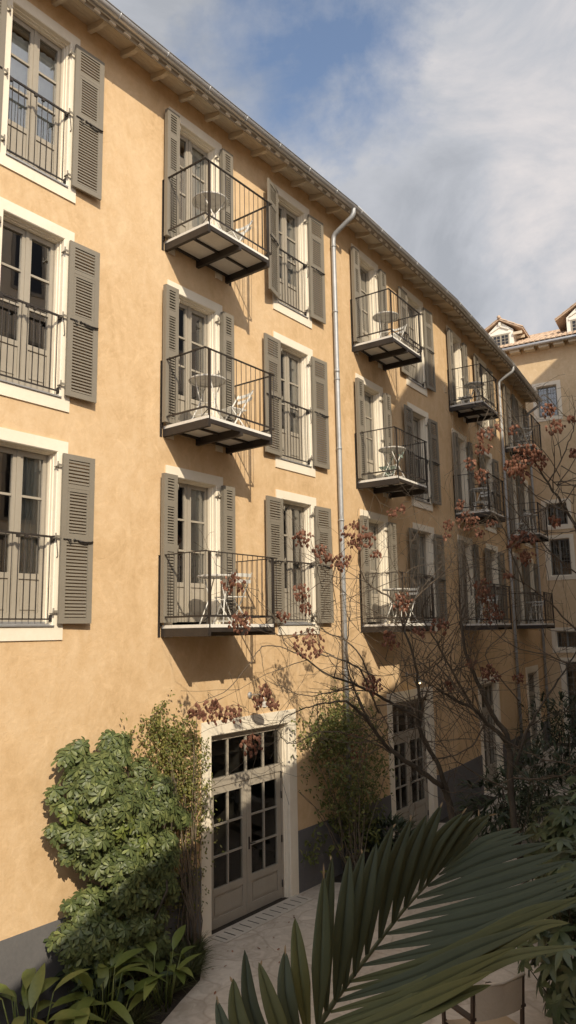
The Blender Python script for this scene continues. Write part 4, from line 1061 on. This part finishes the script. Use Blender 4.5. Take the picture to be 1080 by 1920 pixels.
D1 = 12.6
T1 = Tree('bare tree leaning left with brown papery pods in front of the second door', gp(872, 1655))
b1 = gp(872, 1655)
fork = at(*z3(520, 735), D1-.2)
T1.limb3([b1, at(858, 1590, D1+.1), at(*z3(545,800), D1-.1), fork], .062, .05, True)
T1.limb([z3(540,790), z3(530,730), z3(490,620), z3(430,520), z3(413,430), z3(416,330), z3(400,200), z3(352,70)], D1-.1, D1-.9, .045, .016, True, 9)
T1.limb([z3(352,70), z6(250,930), z6(140,860), z6(80,760), z6(85,650)], D1-.9, D1-1.6, .02, .006, False, 8)
T1.limb([z3(352,70), z6(330,930), z6(420,840), z6(500,760), z6(530,680)], D1-.9, D1-1.3, .018, .006, False, 7)
T1.limb([z3(520,735), z3(400,650), z3(290,570), z3(220,480), z3(170,420), z3(110,370)], D1-.2, D1-1.8, .045, .018, True, 9)
T1.limb([z3(110,370), z3(20,380), z3(-60,400), z3(-150,440), z3(-200,520)], D1-1.8, D1-2.6, .016, .004, False, 6)
T1.limb([z3(220,480), z3(150,340), z3(110,210), z3(120,60), z3(130,-60)], D1-1.3, D1-1.9, .018, .006, False, 7)
T1.limb([z3(415,440), z3(330,395), z3(230,340), z3(120,290), z3(20,250), z3(-90,170)], D1-.5, D1-2.4, .03, .01, True, 9)
T1.limb([z3(-90,170), (500, 1210), (470, 1240), (430, 1290), (372, 1318)], D1-2.4, D1-3.2, .009, .004, False, 1)
T1.limb([(540,1222), (520,1170), (480,1120), (440,1080), (405, 1060)], D1-2.4, D1-3.0, .007, .003, False, 1)
T1.limb([z3(230,340), z3(190,220), z3(120,120), z3(0,60), (570,1110), (560,1020)], D1-1, D1-2.4, .018, .004, False, 8)
T1.limb([z3(0,175), z3(80,190), z3(170,240), z3(210,330), z3(250,420)], D1-2.6, D1-1.6, .008, .018, False, 5)
T1.limb([z3(480,620), z3(460,560), z3(420,470), z3(450,330), z3(520,230), z3(560,130)], D1-.3, D1-.6, .02, .006, False, 7)
T1.limb([z3(300,590), z3(210,540), z3(120,510), z3(0,500), (545,1395), (520,1370)], D1-.9, D1-2.2, .014, .004, False, 6)
T1.limb([z3(140,310), z3(60,330), (575,1305), (535,1290), (500,1275)], D1-1.6, D1-2.6, .011, .004, False, 5)
T1.limb([z3(60,180), z3(0,150), (590,1180), (560,1190), (525,1200)], D1-2.0, D1-2.7, .010, .004, False, 4)
D2 = 12.9
T2 = Tree('bare tree with a thick trunk and pods in front of the third door', gp(985, 1650))
T2.limb3([gp(985, 1650), at(972, 1590, D2), at(*z3(808,780), D2), at(*z3(800,580), D2)], .062, .052, True)
T2.limb([z3(800,580), z3(760,510), z3(700,460), z3(650,405), z3(570,365), z3(492,320)], D2, D2-1.0, .046, .018, True, 10)
T2.limb([z3(800,560), z3(780,500), z3(730,430), z3(670,300), z3(620,190), z3(600,70), z3(592,10)], D2, D2+.2, .05, .022, True, 8)
T2.limb([z3(592,10), z6(570,930), z6(560,1010), z6(545,960), z6(540,780), z6(530,700)], D2+.2, D2, .016, .005, False, 6)
T2.limb([z6(600,900), z6(580,740), z6(540,700)], D2-.2, D2-.4, .010, .004, False, 5)
T2.limb([z3(650,405), z3(560,250), z3(490,120), z3(430,0), z6(420,880)], D2-.6, D2-1.2, .022, .007, False, 9)
T2.limb([z3(805,690), z3(900,700), z3(990,690), z3(1060,660), z3(1120,600)], D2, D2-.6, .022, .010, False, 8)
T2.limb([z3(830,640), z3(870,500), z3(940,380), z3(1020,260), z3(1090,150)], D2+.1, D2+.3, .03, .010, True, 9)
T2.limb([z3(700,460), z3(640,560), z3(560,600), z3(480,620), z3(400,700)], D2-.3, D2-.8, .016, .005, False, 8)
T2.limb([z3(790,740), z3(700,700), z3(600,640), z3(520,560), z3(480,480)], D2, D2-.6, .018, .005, False, 8)
T2.limb([z6(840,850), z6(790,720), z6(770,640), z6(735,570), z6(690,515)], D2-.3, D2-.5, .016, .006, False, 6)
T2.limb([z3(840,370), z3(700,180), z6(760,1050), z6(640,900), z6(545,715)], D2-.1, D2-.2, .012, .005, False, 7)
D3 = 10.6
T3 = Tree('bare tree at the right edge whose pod-hung branches cross the far wing', gp(1235, 1700))
T3.limb3([gp(1235, 1700), at(1190, 1500, D3+1.4), at(1150, 1250, D3+1.0), at(1105, 1060, D3+.4), at(1080, 986, D3)], .12, .035, True, 10)
T3.limb([(1080,986), (1047,933), (1027,905), (998,856), (975,800), (945,750)], D3, D3-.3, .022, .006, True, 9)
T3.limb([(1027,905), (1050,868), (1066,830), (1078,790), (1072,740)], D3, D3-.4, .012, .005, False, 6)
T3.limb([(1105,1060), (1090,900), (1085,800), (1055,775), (1020,740)], D3+.4, D3, .016, .005, False, 6)
T3.limb([(1150,1250), (1080,1180), (1020,1120), (960,1080), (905,1060)], D3+1.0, D3+.6, .02, .005, False, 10)
T3.limb([(1165,1330), (1090,1260), (1030,1230), (960,1210), (890,1150)], D3+1.2, D3+1.0, .018, .005, False, 10)
T3.limb([(1120,1100), (1060,1060), (1010,1010), (960,950), (915,880)], D3+.6, D3, .014, .004, False, 8)
T3.limb([(1190,1500), (1085,1440), (1010,1420), (940,1380), (880,1310)], D3+1.4, D3+1.6, .018, .005, False, 9)
for T, lst in ((T1, [(567,1005,20,D1-2.2),(665,1000,30,D1-1.7),(640,1050,20,D1-1.9),(608,1040,15,D1-2.1),(437,1092,22,D1-3),(450,1165,24,D1-3),(565,1108,20,D1-2.4),(530,1152,13,D1-2.6),(577,1205,32,D1-2.4),(398,1332,26,D1-3.2),(368,1330,16,D1-3.2),(436,1336,20,D1-3.1),(500,1292,16,D1-2.9),(486,1312,14,D1-2.9),(512,1318,13,D1-2.8),(472,1395,22,D1-2.7),(575,1140,13,D1-2.5),(700,1282,20,D1-1.9),(690,1010,16,D1-1.7),(755,1128,22,D1-1),(730,1197,18,D1-1.2),(736,960,10,D1-1.4),(752,952,10,D1-1.4),(705,1037,10,D1-1.6),(787,1182,13,D1-1),(823,1172,18,D1-1.1),(600,1030,14,D1-2)]),
               (T2, [(880,868,14,D2-.3),(903,890,16,D2-.3),(862,945,11,D2-.2),(840,982,12,D2-.5),(876,975,22,D2-.2),(897,998,11,D2-.3),(921,980,10,D2-.5),(978,1003,13,D2-.5),(964,1015,16,D2-.5),(998,1009,13,D2-.5),(988,1041,18,D2-.5),(905,1100,20,D2-.3),(925,1149,20,D2-.3),(918,1261,20,D2-.5),(884,1243,11,D2-.4),(973,1270,11,D2),(842,1283,12,D2-.9),(909,1115,18,D2-.3),(836,1005,9,D2-.6)]),
               (T3, [(986,850,26,D3-.3),(962,872,22,D3-.3),(1008,858,22,D3-.3),(975,884,20,D3-.3),(909,811,16,D3-.3),(905,838,15,D3-.3),(1041,799,18,D3-.2),(1027,766,14,D3-.2),(1072,785,10,D3-.3),(1076,848,11,D3-.2),(962,803,11,D3-.4),(930,800,8,D3-.3),(1040,975,14,D3+.1),(950,1075,10,D3+.6)])):
    for u, v, r_, d_ in lst: T.pods(u, v, r_, d_)
for _ in range(70):
    ln = rnd.choice(T1.lines[:14]); i = rnd.randrange(len(ln)//3, len(ln))
    if ln[i].x > .15: T1.sprig(ln[i], rv(1), rnd.uniform(.7,1.6), .007, 1)
for _ in range(50): ln = rnd.choice(T2.lines[:14]); i = rnd.randrange(len(ln)//3, len(ln)); T2.sprig(ln[i], rv(1), rnd.uniform(1.0,2.6), .008, 1)
for _ in range(55): ln = rnd.choice(T3.lines[:10]); i = rnd.randrange(len(ln)//3, len(ln)); T3.sprig(ln[i], rv(1), rnd.uniform(.9,2.3), .008, 1)
for T in (T1, T2, T3): T.finish()

# ------------------------------------------------------------------ palm in the foreground
def z4(x, y): return (380 + x*.6481, 1480 + y*.6481)
pr = empty('palm', Vector((-.12, 1.25, 0))); tag(pr, 'palm whose big feathered leaf fills the foreground at bottom right', 'palm')
def palm_leaflet(mb, pts, W, up, fold=1.0):
    sp = smooth(pts, 6); k = len(sp); vs = []
    for i, p in enumerate(sp):
        t = i/(k-1); d = (sp[min(i+1,k-1)] - sp[max(i-1,0)]).normalized(); s_ = d.cross(up).normalized(); n_ = s_.cross(d).normalized()
        w_ = W*.5*min(1, .15 + t*2.0)*(1 - max(0, (t-.45)/.55)**1.9*.985)
        for f, h in ((-1,.16),(-.72,.30),(-.40,.05),(-.12,.14),(0,-.42),(.12,.14),(.40,.05),(.72,.30),(1,.16)): vs.append(p + s_*(w_*f) + n_*(w_*h*fold))
    fs = [(9*i+j, 9*i+j+1, 9*i+10+j, 9*i+9+j) for i in range(k-1) for j in range(8)]
    mb.add(vs, fs, True)
FD = lambda u, v: 1.75 + (1920-v)*.0020     # the leaf leans away from us as it rises
RA = [(520,2060),(560,1985),(607,1908),(650,1845),(691,1791),(756,1707),(821,1635),(847,1603),(885,1565),(915,1540)]
rch = [at(u, v, FD(u, v)) for u, v in RA]
m = MB(); crown = Vector((-.12, 1.25, 2.55))
sp = smooth([crown, crown.lerp(rch[0], .6) + Vector((0,0,.05))] + rch, 4); m.tube(sp, [.0085 - .006*i/(len(sp)-1) for i in range(len(sp))], 8)
fr1 = link('frond', m.mesh('frond', M_RACH), pr)
def side(): 
    return None
def z7(x, y): return (640 + x*.4074, 1250 + y*.4074)
LEFT = [((15,1490),(40,1150),(97,838)),((60,1425),(100,1080),(163,800)),((115,1335),(165,1000),(228,735)),((175,1260),(235,950),(315,705)),((235,1190),(300,900),(395,672)),((290,1115),(365,850),(470,643)),((355,1040),(440,820),(552,660)),((390,1010),(490,800),(598,660)),((425,965),(530,800),(636,675)),((470,925),(580,790),(692,680)),
        ((-28,1545),(0,1200),(32,868)),((-70,1600),(-70,1230),(-48,880)),((-110,1660),(-100,1320),(-88,960)),((-150,1720),(-200,1400),(-216,1161)),((-180,1780),(-240,1520),(-264,1296)),((-215,1850),(-320,1600),(-368,1360)),((-250,1910),(-400,1600),(-452,1313)),((-285,1960),(-450,1700),(-508,1436)),((-320,2010),(-520,1760),(-586,1529))]
m = MB(); m2 = MB(); m3 = MB()
M_TIP = mottled('dry_leaf_tip', (.16,.11,.06), (.26,.19,.11), .9, 20, 60, .1, .002)
nrm = (CAM - rch[4]).normalized()
for k, (a, c, e) in enumerate(LEFT):
    pa, pc, pe = z7(*a), z7(*c), z7(*e); da = FD(*pa)
    pts = [at(*pa, da), at(*pc, da+.03) + rv(.006), at(*pe, da+.10) + rv(.006)]
    if k % 3 != 1: tq = (pts[2]-pts[1]).normalized(); leaf(m3, pts[2] - tq*.012, tq + rv(.5), nrm, rnd.uniform(.018,.04), .005, .1, .5, 'lance')
    W_ = (32 if k < 6 else 23 if k < 10 else 34)*1.02*rnd.uniform(.9,1.08)*da/FPX
    palm_leaflet(m if k not in (13, 15, 17) else m2, pts, W_, (nrm + rv(.14) + Vector((.35,0,.05))).normalized())
RIGHT = [((485,925),(650,810),(828,742)),((468,940),(650,840),(834,765)),((448,958),(660,850),(890,770)),((420,985),(660,880),(915,790)),((398,1010),(690,885),(962,812)),((372,1038),(690,920),(996,826)),((348,1065),(700,955),(1020,850)),((328,1088),(700,980),(1037,875)),((305,1115),(720,1000),(1060,890)),((283,1142),(720,1035),(1078,910)),((258,1170),(720,1065),(1100,930)),((235,1195),(700,1100),(1110,950)),((205,1230),(680,1130),(1120,965)),((178,1262),(650,1165),(1120,990)),((150,1300),(620,1200),(1120,1010)),((122,1335),(600,1230),(1000,1090),(1130,1050)),((95,1375),(560,1270),(900,1130),(1140,1080)),((70,1410),(500,1300),(840,1170),(1100,1085)),
         ((40,1450),(440,1350),(760,1210),(1150,1040)),((10,1492),(400,1390),(700,1225),(900,1120),(1150,1062)),((-20,1540),(350,1420),(640,1290),(900,1190)),((-50,1590),(330,1480),(640,1340),(900,1200),(1050,1180)),((-110,1660),(300,1520),(560,1400),(800,1290)),((-140,1700),(250,1570),(560,1430),(800,1330),(1100,1285)),((-150,1740),(200,1620),(480,1500),(700,1400)),((-180,1800),(250,1650),(520,1525),(690,1465))]
for k, px in enumerate(RIGHT):
    if k in (3, 5, 7, 9, 11, 13, 15, 17): continue
    P = [z7(*q_) for q_ in px]; da = FD(*P[0]); n_ = len(P)
    pts = [at(*p, da + (-.05 + (.06 if k % 2 else 0))*(i/(n_-1)) - (.10*(i/(n_-1))**2 if k > 17 else 0)) for i, p in enumerate(P)]
    W_ = (21 if k < 3 else 26 if k < 12 else 29)*1.05*rnd.uniform(.9,1.08)*da/FPX
    palm_leaflet(m if k < 18 or k == 20 else m2, pts, W_, (nrm + Vector((-.15,0,.75)) + rv(.16)).normalized(), .6)
for mb_ in (m3,): mb_.build('dry_tips', M_TIP, fr1)
m.build('leaflets', M_PALM, fr1); m2.build('old_leaflets', M_PALMY, fr1)
# a lower leaf and the ones that leave the frame
def frond(tip, mid, nl, L, seed):
    m = MB(); ax = smooth([crown, mid, tip], 10); m.tube(ax, [.018 - .015*i/(len(ax)-1) for i in range(len(ax))], 7); f = link('frond', m.mesh('frond', M_RACH), pr); m = MB()
    for i in range(nl):
        t = .2 + .8*i/nl; j = int(t*(len(ax)-1)); p = ax[j]; d = (ax[min(j+1,len(ax)-1)] - ax[max(j-1,0)]).normalized(); s_ = d.cross(UP).normalized()
        for sg in (-1, 1):
            dd = (d*.7 + s_*sg*.9).normalized(); Lq = L*(1 - .5*abs(t-.5)); palm_leaflet(m, [p, p + dd*Lq*.5 + UP*.03, p + dd*Lq - UP*.12], .036, UP)
    m.build('leaflets', M_PALM, f)
frond(Vector((-1.5, .9, 2.55)), Vector((-.8, 1.0, 2.95)), 16, .42, 1)
frond(Vector((.2, .2, 2.1)), Vector((.05, .65, 2.7)), 14, .4, 2)
frond(Vector((1.55, 1.35, 2.2)), Vector((.8, 1.35, 2.75)), 16, .42, 3)
m = MB(); pts = [Vector((-.12,1.25,0)), Vector((-.10,1.24,.9)), Vector((-.13,1.26,1.8)), crown]; m.tube(smooth(pts,8), [.075-.03*i/24 for i in range(25)], 10); m.build('trunk', M_BARK, pr)

# ------------------------------------------------------------------ folding canvas chair, bottom right
CHL = gp(902, 1842, .92); CHM = Matrix.Translation(Vector((CHL.x, CHL.y, .014))) @ Matrix.Rotation(R(205), 4, 'Z') @ Matrix.Scale(1.12, 4)
ch = link('canvas_chair', None, None, CHM); tag(ch, 'folding wooden chair with cream and tan canvas on the paving behind the palm leaf', 'chair')
for sg in (-1, 1):
    m = MB(); x = sg*.29
    m.bar((x,-.24,0),(x,.24,.44),.035,.022,Vector((1,0,0))); m.bar((x*.92,.24,0),(x*.92,-.24,.44),.035,.022,Vector((1,0,0))); m.build('leg', M_DARKW, ch, CHM)
    m = MB(); m.bar((x,.20,.40),(x,.25,.92),.035,.025,Vector((1,0,0))); m.bar((x,-.22,.40),(x,-.22,.63),.035,.025,Vector((1,0,0))); m.box(x-.03,x+.03,-.27,.24,.63,.655); m.build('armrest', M_DARKW, ch, CHM)
m = MB(); n = 8
vs = []
for k in range(n+1):
    t = -1 + 2*k/n
    for y in (-.24, .22): vs.append((t*.29, y, .45 - .045*(1-t*t)))
m.add(vs, [(2*k, 2*k+1, 2*k+3, 2*k+2) for k in range(n)], True); m.build('seat', M_TANC, ch, CHM)
m = MB(); vs = []
for k in range(n+1):
    t = -1 + 2*k/n
    for z, y in ((.62, .225), (.92, .255)): vs.append((t*.30, y + .05*(1-t*t), z))
m.add(vs, [(2*k, 2*k+1, 2*k+3, 2*k+2) for k in range(n)], True); m.tube([(-.31,.252,.92),(0,.30,.915),(.31,.252,.92)], .018, 8); m.build('backrest', M_CANVAS, ch, CHM)
# low white kerb wall at the right edge
kb = MB(); kb.box(0, 3.2, -.12, .12, 0, .34, Matrix.Translation(Vector((5.5, 15.2, 0))) @ Matrix.Rotation(R(-12), 4, 'Z'))
tag(kb.build('kerb_wall', M_CONC), 'low pale kerb wall at the right edge of the paving', 'wall')
